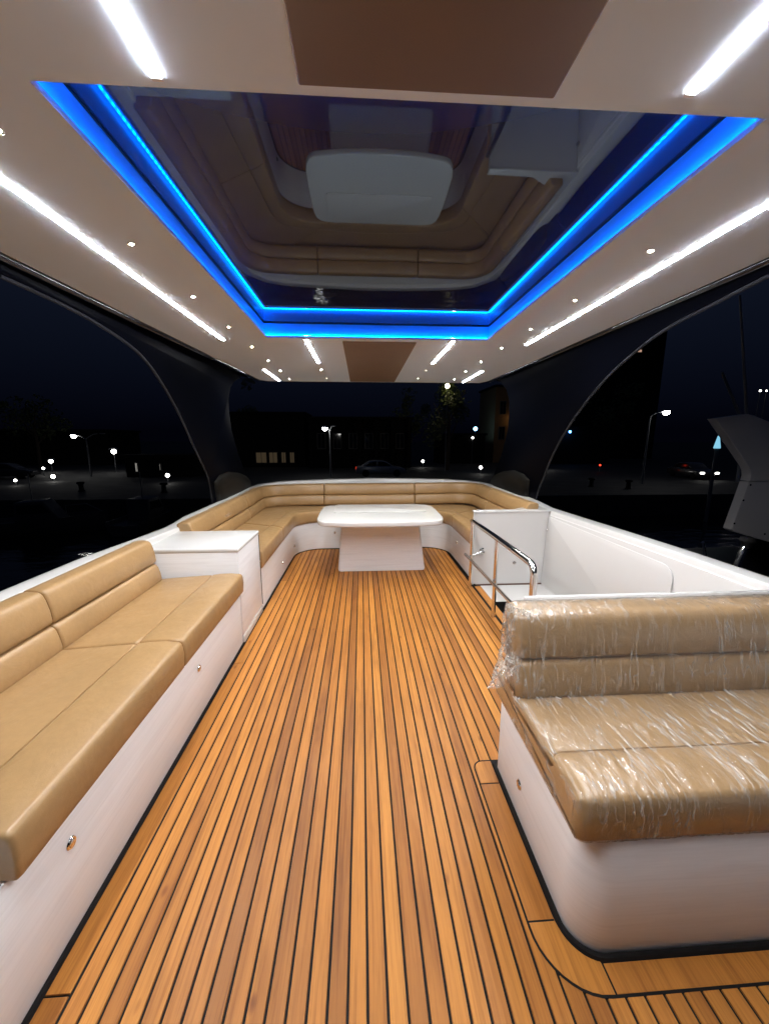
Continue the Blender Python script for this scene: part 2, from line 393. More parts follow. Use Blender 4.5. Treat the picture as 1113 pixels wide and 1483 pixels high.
# ------------------------------------------------------------------ teak deck
def build_deck():
    mb = MB()
    pitch, gap = 0.0488, 0.0062
    mb.add([(-0.86, 0.15, -0.004), (2.0, 0.15, -0.004), (2.0, 1.5, -0.004), (1.105, 1.5, -0.004), (1.105, 4.8, -0.004), (-0.86, 4.8, -0.004)], [(0, 1, 2, 3, 4, 5)], 1)
    def plank(x0, x1, y0, y1):
        if y1 - y0 < 0.02: return
        b = 0.0012
        v = [(x0, y0, -0.004), (x1, y0, -0.004), (x1, y1, -0.004), (x0, y1, -0.004), (x0 + b, y0 + b, 0), (x1 - b, y0 + b, 0), (x1 - b, y1 - b, 0), (x0 + b, y1 - b, 0)]
        mb.add(v, [(4, 5, 6, 7), (0, 1, 5, 4), (1, 2, 6, 5), (2, 3, 7, 6), (3, 0, 4, 7)], 0)
    x = -0.728
    while x < 1.72:
        x1 = x + pitch - gap
        if x > 0.46:                               # interrupted by the wrapped seat
            plank(x, x1, 0.15, 0.76 if x < 0.60 else 0.70)
            if x < 1.0: plank(x, x1, 1.36, 4.72)
        else: plank(x, x1, 0.15, 4.72)
        x += pitch
    # margin boards laid against the furniture
    def board(pts, z=0.0006, c=0.006):
        mb.prism(pts, -0.004, z, 0.0008, 1, m=0)
    for y0, y1 in ((0.15, 0.757), (0.762, 2.2), (2.205, 3.6), (3.605, 4.70)):
        board([(-0.797, y0), (-0.735, y0), (-0.735, y1), (-0.797, y1)])
    for y0, y1 in ((1.36, 2.5), (2.505, 3.36)): board([(1.043, y0), (1.10, y0), (1.10, y1), (1.043, y1)])
    # around the wrapped seat: caulk outline then three boards with rounded corners
    out = arc(0.602, 0.822, 0.142, 180, 270, 10)
    inn = arc(0.655, 0.845, 0.11, 180, 270, 10)
    t = arc(0.497, 1.353, 0.037, 180, 90, 6)
    caulk_poly = [(0.5395, 1.39)] + [(p[0] - (0.0), p[1]) for p in t[::-1]] + [(p[0] - 0.0, p[1]) for p in arc(0.602, 0.822, 0.148, 180, 270, 10)] + [(1.72, 0.674), (1.72, 0.9), (0.62, 0.9), (0.62, 1.39)]
    mb.prism([(0.454, 1.353)] + arc(0.497, 1.353, 0.043, 180, 90, 6) + [(0.66, 1.396), (0.66, 0.86), (1.72, 0.86), (1.72, 0.674)] + arc(0.602, 0.822, 0.148, 180, 270, 10)[::-1], -0.003, 0.0010, 0, m=1)
    zb = 0.0020
    mb.prism([(0.46, 1.285)] + arc(0.497, 1.353, 0.037, 180, 90, 6) + [(0.534, 1.39), (0.534, 1.285)], 0.0, zb, 0.0006, 1)
    mb.prism([(0.46, 0.838), (0.534, 0.838), (0.534, 1.280), (0.46, 1.280)], 0.0, zb, 0.0006, 1)
    mb.prism([(0.46, 0.833)] + out[1:-1] + [(0.612, 0.680), (0.612, 0.737)] + arc(0.645, 0.848, 0.111, 270, 180, 10)[2:] + [(0.534, 0.833)], 0.0, zb, 0.0006, 1)
    mb.prism([(0.617, 0.680), (1.72, 0.680), (1.72, 0.737), (0.617, 0.737)], 0.0, zb, 0.0006, 1)
    # black beads where the furniture meets the teak
    def bead(pts, r=0.0095): mb.tube([(p[0], p[1], 0.001) for p in pts], r, 6, 1)
    bead([(-0.803, 0.15), (-0.803, 4.40)] + [(p[0], p[1]) for p in arc(-0.50, 4.40, 0.303, 180, 90, 8)][1:] + [(0.75, 4.703)] + arc(0.75, 4.40, 0.303, 90, 0, 8)[1:] + [(1.053, 3.36)])
    bead([(0.545, 1.37), (0.545, 0.86)] + arc(0.635, 0.837, 0.090, 180, 270, 10)[1:] + [(1.75, 0.747)], 0.010)
    o = mb.build('deck', [M['teak'], M['caulk']], None, angle=30)
    return struct(o)
build_deck()

# ------------------------------------------------------------------ stairwell beside the deck
def build_stairwell():
    t = thing('stairwell', (1.4, 2.5, 0), 'white framed stairwell opening with a black shaft beside the teak deck', 'stairwell')
    mb = MB()
    zt = -0.006
    mb.add([(1.106, 3.02, zt), (1.76, 3.02, zt), (1.76, 3.42, zt), (1.106, 3.42, zt)], [(0, 1, 2, 3)])
    mb.add([(1.52, 1.40, zt), (1.76, 1.40, zt), (1.76, 3.02, zt), (1.52, 3.02, zt)], [(0, 1, 2, 3)])
    co = arc(1.47, 2.97, 0.05, 90, 0, 6)                       # the rounded far corner of the opening
    mb.add([(1.52, 3.02, zt)] + [(p[0], p[1], zt) for p in co], [tuple(range(len(co) + 1))])
    mb.build('landing', M['gel'], t)
    mb = MB()
    ring = [(1.106, 1.45), (1.106, 3.02)] + co + [(1.52, 1.45)]
    n = len(ring)
    mb.add([(p[0], p[1], -0.007) for p in ring] + [(p[0], p[1], -2.0) for p in ring], [(i, (i + 1) % n, (i + 1) % n + n, i + n) for i in range(n)] + [tuple(range(n, 2 * n))])
    mb.build('shaft', M['holed'], t, smooth=False)
    for i in range(4):
        mb = MB(); mb.box(1.115, 1.515, 2.72 - i * 0.27, 2.97 - i * 0.27, -0.34 - i * 0.24, -0.30 - i * 0.24, 0.004)
        mb.build('step', M['holed'], t)
    mb = MB(); mb.tube([(1.06, 3.395, 0.0), (1.712, 3.395, 0.0)], 0.008, 6); mb.tube([(1.716, 3.40, 0.0), (1.735, 1.4, 0.0)], 0.008, 6)
    mb.build('caulk_bead', mat('brown_bead', (0.10, 0.05, 0.035), 0.5), t)
build_stairwell()

# ------------------------------------------------------------------ bulwark around the deck
COAM = [(-1.40, -0.8, .735), (-1.40, 1.6, .732), (-1.40, 2.02, .73), (-1.40, 2.6, .706), (-1.40, 2.95, .693), (-1.40, 3.12, .698), (-1.40, 3.3, .714), (-1.40, 4.1, .716), (-1.40, 4.75, .725),
        (-1.39, 5.05, .735), (-1.335, 5.35, .748), (-1.18, 5.52, .760), (-.95, 5.585, .768), (-.5, 5.60, .780), (.16, 5.61, .794), (.82, 5.60, .786), (1.27, 5.585, .772), (1.50, 5.52, .762),
        (1.655, 5.35, .752), (1.715, 5.05, .742), (1.73, 4.75, .738), (1.74, 3.98, .731), (1.74, 3.75, .715), (1.74, 3.55, .703), (1.74, 3.08, .712), (1.74, 2.53, .724), (1.74, 1.95, .735), (1.74, -0.8, .75)]
def build_bulwark():
    t = thing('bulwark', (0.17, 2.5, 0), 'white moulded bulwark with a rounded cap running round the deck edge', 'bulwark')
    n = len(COAM); v = []; f = []; prof_n = 0
    for i, (x, y, z) in enumerate(COAM):
        a = Vector(COAM[max(0, i - 1)][:2]); b = Vector(COAM[min(n - 1, i + 1)][:2]); d = (b - a).normalized(); nrm = Vector((-d.y, d.x))  # outward (left of travel)
        W = 0.13
        prof = [(-0.045, -0.05), (-0.012, z - 0.046), (-0.0105, z - 0.040), (-0.006, z - 0.038), (-0.004, z - 0.034), (-0.002, z - 0.010), (0.001, z - 0.004), (0.008, z), (0.012, z + 0.0005), (W * 0.5, z + 0.004), (W - 0.03, z), (W - 0.008, z - 0.010), (W, z - 0.03), (W + 0.03, z - 0.25), (W + 0.05, -1.0)]
        prof_n = len(prof)
        for u, h in prof: v.append((x + nrm.x * u, y + nrm.y * u, h))
    for i in range(n - 1):
        for j in range(prof_n - 1): f.append((i * prof_n + j, i * prof_n + j + 1, (i + 1) * prof_n + j + 1, (i + 1) * prof_n + j))
    obj('moulding', v, f, M['gel'], t, angle=50)
    # raised liner panel on the starboard inside, rounded at its near top corner
    pts = rrect(1.93, 3.39, 0.012, 0.655, [0.01, 0.085, 0.02, 0.01])
    mb = MB(); mb.prism(pts, -0.007, 0.0, 0.004, 2, axis='x')
    vv = [(1.694 + 0.027 * (p[2] / 0.66) + p[0], p[1], p[2]) for p in mb.v]
    obj('liner_panel', vv, mb.f, M['gel'], t)
    mb = MB(); mb.lathe([(0.012, 0), (0.012, 0.014), (0.009, 0.017), (0.001, 0.017)], (1.715, 3.37, 0.53), Vector((-1, -0.2, 0)), 14); mb.box(1.69, 1.715, 3.35, 3.378, 0.522, 0.538, 0.003)
    mb.build('catch', M['chrome'], t)
build_bulwark()

# ------------------------------------------------------------------ long bench on the port side
LA = M['leather']
def build_bench():
    t = thing('bench_sofa', (-1.1, 1.2, 0), 'tan leather bench with two seat cushions on a pale wood base before the white locker', 'bench')
    mb = MB(); mb.box(-1.40, -0.808, -0.4, 2.436, 0.0, 0.372, 0.006); mb.build('base', M['laminate'], t)
    seat = Path([(-0.775, -0.4), (-0.775, 3.0)], [(-1.33, -0.4), (-1.33, 3.0)])
    for s0, s1 in ((1.142, 1.972), (1.976, 2.825)):
        sweep(seat, seat_profile(0.128, 0.19), s0, s1, z=0.372, er=0.012).build('seat_cushion', LA, t, angle=60)
    back = Path([(-1.265, -0.4), (-1.265, 3.0)], [(-1.40, -0.4), (-1.40, 3.0)])
    for s0, s1 in ((0.75, 1.975), (1.98, 2.80)):
        sweep(back, back_profile(0.290, 0.140, 0.17, 0.105), s0, s1, z=0.448, er=0.012).build('back_cushion', LA, t, angle=60)
    latch(t, (-0.808, 0.92, 0.262), (1, 0, 0)); latch(t, (-0.808, 1.765, 0.248), (1, 0, 0))
build_bench()

# ------------------------------------------------------------------ white locker between bench and U sofa
def build_locker():
    t = thing('locker', (-1.1, 2.7, 0), 'white square locker standing between the bench and the u shaped sofa', 'locker')
    mb = MB(); mb.box(-1.41, -0.802, 2.444, 2.948, 0.055, 0.640, 0.004); mb.build('body', M['laminate'], t)
    mb = MB(); mb.box(-1.412, -0.796, 2.438, 2.952, 0.636, 0.664, 0.010, 3); mb.build('top', M['gel'], t)
    mb = MB(); mb.box(-1.41, -0.797, 2.44, 2.93, 0.0, 0.055, 0.004); mb.build('plinth', M['gel'], t)
    mb = MB(); mb.box(-0.806, -0.7985, 2.939, 2.944, 0.06, 0.63); mb.build('door_edge', M['caulk'], t)
    mb = MB(); mb.lathe([(0.006, 0), (0.006, 0.006), (0.001, 0.007)], (-0.802, 2.925, 0.42), Vector((1, 0, 0)), 10); mb.build('latch', M['chrome'], t)
build_locker()

# ------------------------------------------------------------------ U-shaped sofa round the table
def build_sofa():
    t = thing('corner_sofa', (0.15, 4.9, 0), 'tan leather u shaped sofa lining the stern behind the white table', 'sofa')
    I = [(-0.79, 2.957), (-0.79, 4.30)] + arc(-0.47, 4.37, 0.32, 180, 90, 12) + [(0.72, 4.69)] + arc(0.72, 4.37, 0.32, 90, 0, 12) + [(1.04, 4.30), (1.04, 3.47)]
    O = [(-1.32, 2.957), (-1.32, 4.92)] + arc(-1.10, 5.04, 0.22, 180, 90, 12) + [(1.32, 5.26)] + arc(1.32, 5.04, 0.22, 90, 0, 12) + [(1.54, 4.92), (1.54, 3.47)]
    p = Path(I, O)
    s1 = p.s[1]; s2 = p.s[13 + 1]; s3 = p.s[15]; s4 = p.s[-2]
    def prof_b(w): return [(0.022, 0.0), (0.022, 0.340), (0.03, 0.346), (w, 0.346), (w, 0.0)]
    sweep(p, prof_b, 0.0, p.len, er=0.004, step=0.04).build('base', M['laminate'], t, angle=40)
    cuts = [0.0, s1 * 0.62, s2 + 0.22, p.len - (p.len - s4) * 1.0 - 0.02, p.len]
    for a, b in zip(cuts[:-1], cuts[1:]):
        sweep(p, seat_profile(0.142, 0.19), a + 0.002, b - 0.002, z=0.347, er=0.012, step=0.04).build('seat_cushion', LA, t, angle=60)
    Ib = [(-1.265, 2.957), (-1.265, 4.95)] + arc(-1.075, 5.02, 0.19, 180, 90, 12) + [(1.29, 5.21)] + arc(1.29, 5.02, 0.19, 90, 0, 12) + [(1.48, 4.95), (1.50, 3.46)]
    Ob = [(-1.40, 2.957), (-1.40, 4.95)] + arc(-1.075, 5.02, 0.325, 180, 90, 12) + [(1.29, 5.345)] + arc(1.29, 5.02, 0.325, 90, 0, 12) + [(1.62, 4.95), (1.64, 3.46)]
    pb = Path(Ib, Ob); L = pb.len
    def at_xy(x, y):
        best = min(range(int(L / 0.01)), key=lambda i: (pb.at(i * 0.01)[0].xy - Vector((x, y))).length); return best * 0.01
    c = [0.0, at_xy(-1.265, 4.42), at_xy(-0.51, 5.21), at_xy(0.73, 5.21), at_xy(1.49, 4.55), L]
    dz = lambda s: 0.0 + 0.030 * min(1, max(0, (s - 1.6) / 1.2)) + 0.012 * min(1, max(0, (s - 4.2) / 1.0))
    for a, b in zip(c[:-1], c[1:]):
        sweep(pb, back_profile(0.285, 0.138, 0.20, 0.105), a + 0.003, b - 0.003, z=0.442, dz=dz, er=0.012, step=0.04).build('back_cushion', LA, t, angle=60)
    def mark(c, u, n, w):
        q = [(-1, 0), (-.82, .5), (-.66, -.1), (-.5, .32), (-.32, -.2), (-.2, .35), (0, .55), (.14, 0), (.05, -.25), (.3, -.1), (.42, .4), (.55, -.1), (.72, .3), (.86, -.05), (1, .1)]
        mb = MB(); mb.tube([Vector(c) + Vector(u) * (a * w) + Vector((0, 0, 1)) * (b * w * .55) + Vector(n) * 0.001 for a, b in q], 0.0028, 6); mb.build('embossed_mark', M['mark'], t)
    mark((0.06, 5.245, 0.655), (1, 0, 0), (0, -1, 0), 0.085); mark((-1.296, 3.75, 0.628), (0, 1, 0), (1, 0, 0), 0.085)
    # flush lids of the lockers under the seat
    for y in (3.607, 4.26): latch(t, (-0.768, y, 0.19 if y < 4 else 0.17), (1, 0, 0), 0.015)
    latch(t, (-0.34, 4.668, 0.22), (0, -1, 0), 0.015); latch(t, (1.018, 3.99, 0.255), (-1, 0, 0), 0.015)
build_sofa()

# ------------------------------------------------------------------ table
def build_table():
    t = thing('table', (0.19, 4.0, 0), 'white table with a rounded top on a broad tapering pedestal', 'table')
    pts = []
    for i in range(15): # bowed front edge
        u = i / 14; x = -0.345 + u * 1.05; pts.append((x, 3.462 + 0.055 * abs(2 * u - 1) ** 2.2))
    pts += [(0.748, 3.545), (0.780, 3.605), (0.797, 3.70), (0.803, 3.88), (0.805, 4.10), (0.80, 4.28), (0.785, 4.37), (0.75, 4.425), (0.69, 4.445)]
    pts += [(-0.32, 4.445), (-0.385, 4.425), (-0.425, 4.37), (-0.440, 4.28), (-0.445, 4.10), (-0.443, 3.88), (-0.437, 3.70), (-0.420, 3.605), (-0.388, 3.545)]
    mb = MB(); mb.prism(pts, 0.553, 0.602, 0.012, 3)
    mb.prism(rrect(-0.30, 0.68, 3.95, 4.425, 0.04), 0.602, 0.611, 0.004, 2)
    mb.build('tabletop', M['gel'], t)
    rings = []; n = 0
    for z, x0, x1, y0, y1 in ((0.0, -0.252, 0.652, 3.848, 4.32), (0.02, -0.256, 0.656, 3.845, 4.322), (0.28, -0.235, 0.622, 3.868, 4.30), (0.553, -0.214, 0.590, 3.892, 4.28)):
        r = rrect(x0, x1, y0, y1, 0.035); n = len(r); rings += [(p[0], p[1], z) for p in r]
    f = [(i * n + j, i * n + (j + 1) % n, (i + 1) * n + (j + 1) % n, (i + 1) * n + j) for i in range(3) for j in range(n)]
    f += [tuple(range(n))[::-1], tuple(3 * n + j for j in range(n))]
    obj('pedestal', rings, f, M['laminate_x'], t)
build_table()

# ------------------------------------------------------------------ white end panel of the sofa, right
def build_end_panel():
    t = thing('end_panel', (1.4, 3.42, 0), 'white upright end panel with a round latch between the sofa and the stairwell', 'panel')
    mb = MB()
    mb.prism([(1.06, 3.40), (1.722, 3.40), (1.722, 3.455), (1.03, 3.455), (1.026, 3.43), (1.032, 3.41)], 0.0, 0.690, 0.0)
    mb.build('panel_body', M['gel'], t)
    mb = MB(); mb.prism([(1.024, 3.394), (1.738, 3.394), (1.738, 3.70), (1.60, 3.60), (1.40, 3.47), (1.024, 3.46)], 0.690, 0.712, 0.007, 3); mb.build('top_cap', M['gel'], t)
    mb = MB(); mb.box(1.024, 1.031, 3.405, 3.44, 0.46, 0.60, 0.002); mb.build('hinge', M['darkgrey'], t)
    latch(t, (1.425, 3.40, 0.212), (0, -1, 0))
    mb = MB(); mb.lathe([(0.028, 0), (0.028, 0.006), (0.022, 0.010), (0.010, 0.012), (0.009, 0.05), (0.001, 0.05)], (1.112, 3.40, 0.335), Vector((0, -1, 0)), 18); mb.build('rail_bracket', M['chrome'], t)
build_end_panel()

# ------------------------------------------------------------------ chrome handrail
def build_rail():
    t = thing('handrail', (1.0, 2.7, 0), 'polished steel handrail with three posts guarding the stairwell', 'handrail')
    x = 1.0
    mb = MB(); bend = [(x, 2.15 - 0.06 * math.sin(a) + 0.0, 0.568 + 0.06 * math.cos(a)) for a in (0, 0.4, 0.8, 1.2, 1.57)]
    mb.tube([(x, 3.40, 0.618), (x, 3.385, 0.624), (x, 3.3, 0.628), (x, 2.72, 0.632)] + bend + [(x, 2.09, 0.3), (x, 2.09, 0.0)], [0.008, 0.018] + [0.021] * 9, 16)
    mb.build('top_rail', M['chrome'], t, angle=60)
    for y in (3.36, 2.72):
        mb = MB(); mb.tube([(x, y, 0.0), (x, y, 0.622)], 0.0155, 14); p = mb.build('post', M['chrome'], t)
        mb = MB(); mb.lathe([(0.034, 0.0), (0.034, 0.005), (0.026, 0.012), (0.018, 0.016), (0.016, 0.017)], (x, y, 0.001), Vector((0, 0, 1)), 20); mb.build('foot_flange', M['chrome'], p).location -= Vector((0, 0, 0))
    mb = MB(); mb.tube([(0.975, 3.47, 0.285), (0.97, 3.455, 0.287), (0.97, 2.05, 0.30)], [0.006, 0.0135, 0.0135], 12); mb.build('middle_rail', M['chrome'], t)
    mb = MB(); mb.tube([(0.975, 3.36, 0.288), (1.112, 3.372, 0.335)], 0.009, 10); mb.build('cross_bar', M['chrome'], t)
    mb = MB(); mb.lathe([(0.036, 0.0), (0.036, 0.005), (0.022, 0.014)], (x, 2.09, 0.001), Vector((0, 0, 1)), 20); mb.build('foot_flange', M['chrome'], t)
build_rail()

# ------------------------------------------------------------------ seat still in its stretch film
def bulge_noise(p, a=0.004, s=6): return p + Vector((0, 0, a * noise.noise(p * s)))
WS_SEAT = Path([(0.516, 0.752), (1.68, 0.752)], [(0.516, 1.335), (1.68, 1.335)])
WS_BACK = Path([(0.518, 1.135), (1.68, 1.135)], [(0.518, 1.27), (1.68, 1.27)])
def ws_back_prof(w): return back_profile(0.312, 0.152, 0.17, 0.135, 0.034)(w)
def build_wrapped_seat():
    t = thing('wrapped_seat', (1.0, 1.05, 0), 'tan leather seat under clear stretch film on a white rounded base', 'seat')
    pts = [(0.552, 1.352)] + arc(0.642, 0.846, 0.09, 180, 270, 12) + [(1.72, 0.756), (1.72, 1.352)]
    mb = MB(); mb.prism(pts, 0.0, 0.364, 0.004, 2); mb.build('base', M['laminate'], t, angle=30)
    sweep(WS_SEAT, seat_profile(0.128, 0.155, r=0.02, tilt=0.012), 0.0, WS_SEAT.len, z=0.366, er=0.028, step=0.03).build('seat_cushion', LA, t, angle=60)
    sweep(WS_BACK, ws_back_prof, 0.0, WS_BACK.len, z=0.455, er=0.034, step=0.03).build('backrest', LA, t, angle=60)
    mb = MB(); mb.prism([(1.30, 0.36), (1.352, 0.36), (1.376, 0.735), (1.368, 0.757), (1.346, 0.759), (1.335, 0.74)], 0.62, 1.70, 0.006, 2, axis='x'); mb.build('back_shell', M['gel'], t)
    latch(t, (0.552, 1.145, 0.135), (-1, 0, 0), 0.018)
build_wrapped_seat()

def ridge(p, sx, sy, sz, seed):
    q = Vector((p.x * sx + seed, p.y * sy - seed, p.z * sz)); q += Vector((1, 1, 1)) * 0.4 * noise.noise(p * 9 + Vector((seed, 0, 0)))
    return 1 - min(1, abs(noise.noise(q)) * 3.2)
def build_film():
    t = thing('plastic_wrap', (0.9, 1.05, 0.5), 'crinkled clear stretch film pulled over the seat cushion and backrest', 'plastic wrap')
    def densify(fn, k=4):
        def g(w):
            p = fn(w); out = []
            for i in range(len(p)):
                a, b = p[i], p[(i + 1) % len(p)]; L = math.hypot(a[0] - b[0], a[1] - b[1]); n = max(1, min(16, int(L / 0.008)))
                out += [(a[0] + (b[0] - a[0]) * j / n, a[1] + (b[1] - a[1]) * j / n) for j in range(n)]
            return inset(out, -0.0045)
        return g
    def dseat(p):
        r = ridge(p, 38, 5, 10, 3.1); r2 = ridge(p, 16, 9, 12, 8.2)
        amp = 0.0035 * r ** 3 + 0.003 * r2 ** 4
        edge = max(0, 1 - (p.x - 0.50) / 0.10); amp += 0.005 * edge * ridge(p, 14, 34, 30, 5.5) ** 2
        return p + Vector((-0.4 * edge, 0, 1)) * amp
    def dback(p):
        r = ridge(p, 30, 8, 8, 6.3); edge = max(0, 1 - (p.x - 0.49) / 0.16)
        amp = 0.003 * r ** 3 + 0.016 * edge * ridge(p, 22, 22, 16, 2.2) ** 2
        return p + Vector((-0.7 * edge, -0.6, 0.5)) * amp
    def flat_seat(w): return seat_profile(0.128, 0.155, seam=False, r=0.02, tilt=0.012)(w)
    sweep(WS_SEAT, densify(flat_seat), -0.004, WS_SEAT.len, z=0.366, er=0.03, step=0.006, disp=dseat).build('seat_film', m_film('stretch_film_seat', [((46, 4.5, 9), (0, 0, 0.10), 25, 0.44), ((70, 8, 14), (0, 0, -0.12), 22, 0.49), ((24, 7, 14), (0, 0, 0.5), 30, 0.53)], 0.90, 1.2, 0.025, 0.44), t, angle=80)
    def smooth_back(w):
        p = ws_back_prof(w); return [(u, v) for i, (u, v) in enumerate(p) if i not in (5, 6, 7, 8, 9)]
    sweep(WS_BACK, densify(smooth_back), -0.006, WS_BACK.len, z=0.455, er=0.05, step=0.006, disp=dback).build('back_film', m_film('stretch_film_back', [((44, 14, 5), (0, 0.25, 0), 22, 0.45), ((60, 14, 9), (0, -0.3, 0), 20, 0.50), ((16, 12, 16), (0, 0.7, 0), 28, 0.50)], 0.58, 1.4, 0.04, 0.44), t, angle=80)
    # loose end bunched at the inner corner and pulled out to a point
    nu, nv = 46, 40; v = []; f = []
    tip = Vector((0.418, 1.165, 0.508))
    for i in range(nu):
        a = i / (nu - 1)                                     # from the top edge of the backrest down to the seat
        top = Vector((0.57, 1.19, 0.775)).lerp(Vector((0.512, 1.155, 0.515)), a ** 0.7)
        back = Vector((0.535, 1.32, 0.755)).lerp(Vector((0.508, 1.30, 0.48)), a)
        for j in range(nv):
            b = j / (nv - 1)
            p = top.lerp(back, b); out_ = math.sin(math.pi * b) ** 0.7
            p += Vector((-0.018 * out_, 0, 0.006 * out_))
            w = max(0, (a - 0.55) / 0.45) ** 2.2 * (0.35 + 0.65 * math.sin(math.pi * min(1, b + 0.15)))
            p = p.lerp(tip, 0.92 * w)
            q = Vector((a * 9, b * 7, 1.3)); p += Vector((noise.noise(q), noise.noise(q + Vector((7, 1, 2))), noise.noise(q + Vector((2, 9, 4))))) * 0.013 * (1 - 0.8 * w)
            p += Vector((-0.008 * ridge(Vector((a, b, 0)), 9, 5, 1, 4.4) ** 3, 0, 0))
            v.append(p)
    for i in range(nu - 1):
        for j in range(nv - 1): f.append((i * nv + j, i * nv + j + 1, (i + 1) * nv + j + 1, (i + 1) * nv + j))
    obj('loose_end', v, f, m_film('stretch_film_loose', [((34, 34, 14), (0.4, 0.3, 0.2), 16, 0.42), ((60, 40, 30), (0.9, 0.1, 0.6), 14, 0.46)], 0.8, 1.5, 0.08, 0.36), t, angle=80)
build_film()

# ------------------------------------------------------------------ hardtop, skylight, ceiling lights
ZC, ZG = 1.977, 2.070
HX0, HX1, HY0, HY1 = -0.581, 0.810, 0.849, 2.594
def build_hardtop():
    t = thing('hardtop', (0.16, 2.0, 2.0), 'white lined hardtop roof with a black rim over the whole deck', 'hardtop roof')
    o = [(-1.225, -1.6), (1.424, -1.6), (1.424, 1.402), (1.406, 2.952), (1.374, 4.317), (1.328, 4.443), (-1.004, 4.443), (-1.066, 4.354), (-1.144, 2.952), (-1.216, 1.476)]
    i = [(HX0, HY0), (HX1, HY0), (HX1, HY1), (HX0, HY1)]
    v = [(*p, ZC) for p in o] + [(*p, ZC) for p in i]; n = len(o)
    # faces: front, right, aft, left around the skylight opening
    f = [(0, 1, n + 1, n), (1, 2, 3, n + 2, n + 1), (3, 4, 5, 6, 7, 8, n + 3, n + 2), (8, 9, 0, n, n + 3)]
    # thin rolled edge outside and the lip of the opening
    k = len(v); v += [(p[0] * 1.004, p[1] * 1.0015, ZC + 0.006) for p in o]; v += [(p[0] * 1.004, p[1] * 1.0015, ZC + 0.03) for p in o]
    for a in range(n):
        b = (a + 1) % n; f += [(a, b, k + b, k + a), (k + a, k + b, k + n + b, k + n + a)]
    k = len(v); v += [(*p, ZC + 0.013) for p in i]
    for a in range(4): b = (a + 1) % 4; f.append((n + a, n + b, k + b, k + a))
    obj('ceiling_lining', v, f, M['ceil'], t, angle=25)
    mb = MB(); mb.prism([(-1.42, -1.8), (1.64, -1.8), (1.64, 4.1), (1.44, 4.50), (-1.11, 4.50), (-1.32, 4.1)], 2.08, 2.24, 0.05, 3)
    # black underside of the rim outside the lining
    r = [(-1.42, -1.8), (1.64, -1.8), (1.64, 4.1), (1.44, 4.50), (-1.11, 4.50), (-1.32, 4.1)]
    mb.add([(p[0], p[1], 1.998) for p in r] + [(p[0], p[1], 2.14) for p in r], [(a, (a + 1) % 6, (a + 1) % 6 + 6, a + 6) for a in range(6)])
    for x0, x1, y0, y1 in ((-1.42, -0.66, -1.8, 4.1), (0.89, 1.64, -1.8, 4.1), (-0.66, 0.89, 2.68, 4.1), (-0.66, 0.89, -1.8, 0.77)):
        mb.add([(x0, y0, 1.999), (x1, y0, 1.999), (x1, y1, 1.999), (x0, y1, 1.999)], [(0, 1, 2, 3)])
    mb.add([(-1.32, 4.1, 1.999), (1.64, 4.1, 1.999), (1.44, 4.5, 1.999), (-1.11, 4.5, 1.999)], [(0, 1, 2, 3)])
    mb.build('black_shell', M['black'], t)
    for pts in ([(-1.244, -1.6, 1.972), (-1.236, 1.48, 1.972), (-1.166, 2.95, 1.974), (-1.086, 4.33, 1.976)], [(1.446, -1.6, 1.974), (1.446, 1.40, 1.974), (1.428, 2.95, 1.975), (1.396, 4.30, 1.976)]):
        mb = MB(); mb.tube(pts, 0.017, 14); mb.build('rim_glint_tube', M['rim'], t)  # round tube added to catch a bright reflection of the light strips
    for x0, x1, y0, y1 in ((-0.105, 0.362, -1.4, 0.821), (-0.114, 0.367, 2.657, 4.372)):
        mb = MB(); mb.box(x0, x1, y0, y1, 1.969, 1.985, 0.004, 3); mb.build('leather_panel', M['brownpanel'], t)
build_hardtop()

def build_skylight():
    t = thing('skylight', (0.115, 1.72, 2.06), 'dark glass skylight ringed by a glowing blue cove in the ceiling', 'skylight')
    e = 0.017
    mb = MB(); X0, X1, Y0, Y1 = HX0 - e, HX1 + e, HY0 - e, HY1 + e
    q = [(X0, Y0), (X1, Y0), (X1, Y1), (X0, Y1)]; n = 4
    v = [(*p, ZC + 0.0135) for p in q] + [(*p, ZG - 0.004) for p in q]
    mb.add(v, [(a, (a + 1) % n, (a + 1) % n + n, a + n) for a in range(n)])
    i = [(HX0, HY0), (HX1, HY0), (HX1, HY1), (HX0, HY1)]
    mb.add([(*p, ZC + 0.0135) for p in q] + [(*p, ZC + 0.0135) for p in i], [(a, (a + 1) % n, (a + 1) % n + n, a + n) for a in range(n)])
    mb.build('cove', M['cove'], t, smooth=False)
    mb = MB(); mb.box(X0 - 0.01, X1 + 0.01, Y0 - 0.01, Y1 + 0.01, ZG, ZG + 0.01); mb.build('glass', M['glass'], t, smooth=False)
    mb = MB(); w = 0.006; zt = ZC + 0.0165
    a0, a1, b0, b1 = HX0 - 0.009, HX1 + 0.009, HY0 - 0.009, HY1 + 0.009
    mb.box(a0 - w / 2, a0 + w / 2, b0, b1, ZC + 0.014, zt); mb.box(a1 - w / 2, a1 + w / 2, b0, b1, ZC + 0.014, zt)
    mb.box(a0 + w, a1 - w, b1 - w / 2, b1 + w / 2, ZC + 0.014, zt); mb.box(a0 + w, a1 - w, b0 - w / 2, b0 + w / 2, ZC + 0.014, zt)
    mb.build('led_tape', M['tape'], t, smooth=False)
    mb = MB(); s = 0.004
    for x0, x1, y0, y1 in ((X0, X0 + s, Y0, Y1), (X1 - s, X1, Y0, Y1), (X0 + s, X1 - s, Y1 - s, Y1), (X0 + s, X1 - s, Y0, Y0 + s)): mb.box(x0, x1, y0, y1, ZG - 0.006, ZG - 0.0005)
    mb.build('seal', M['caulk'], t, smooth=False)
build_skylight()

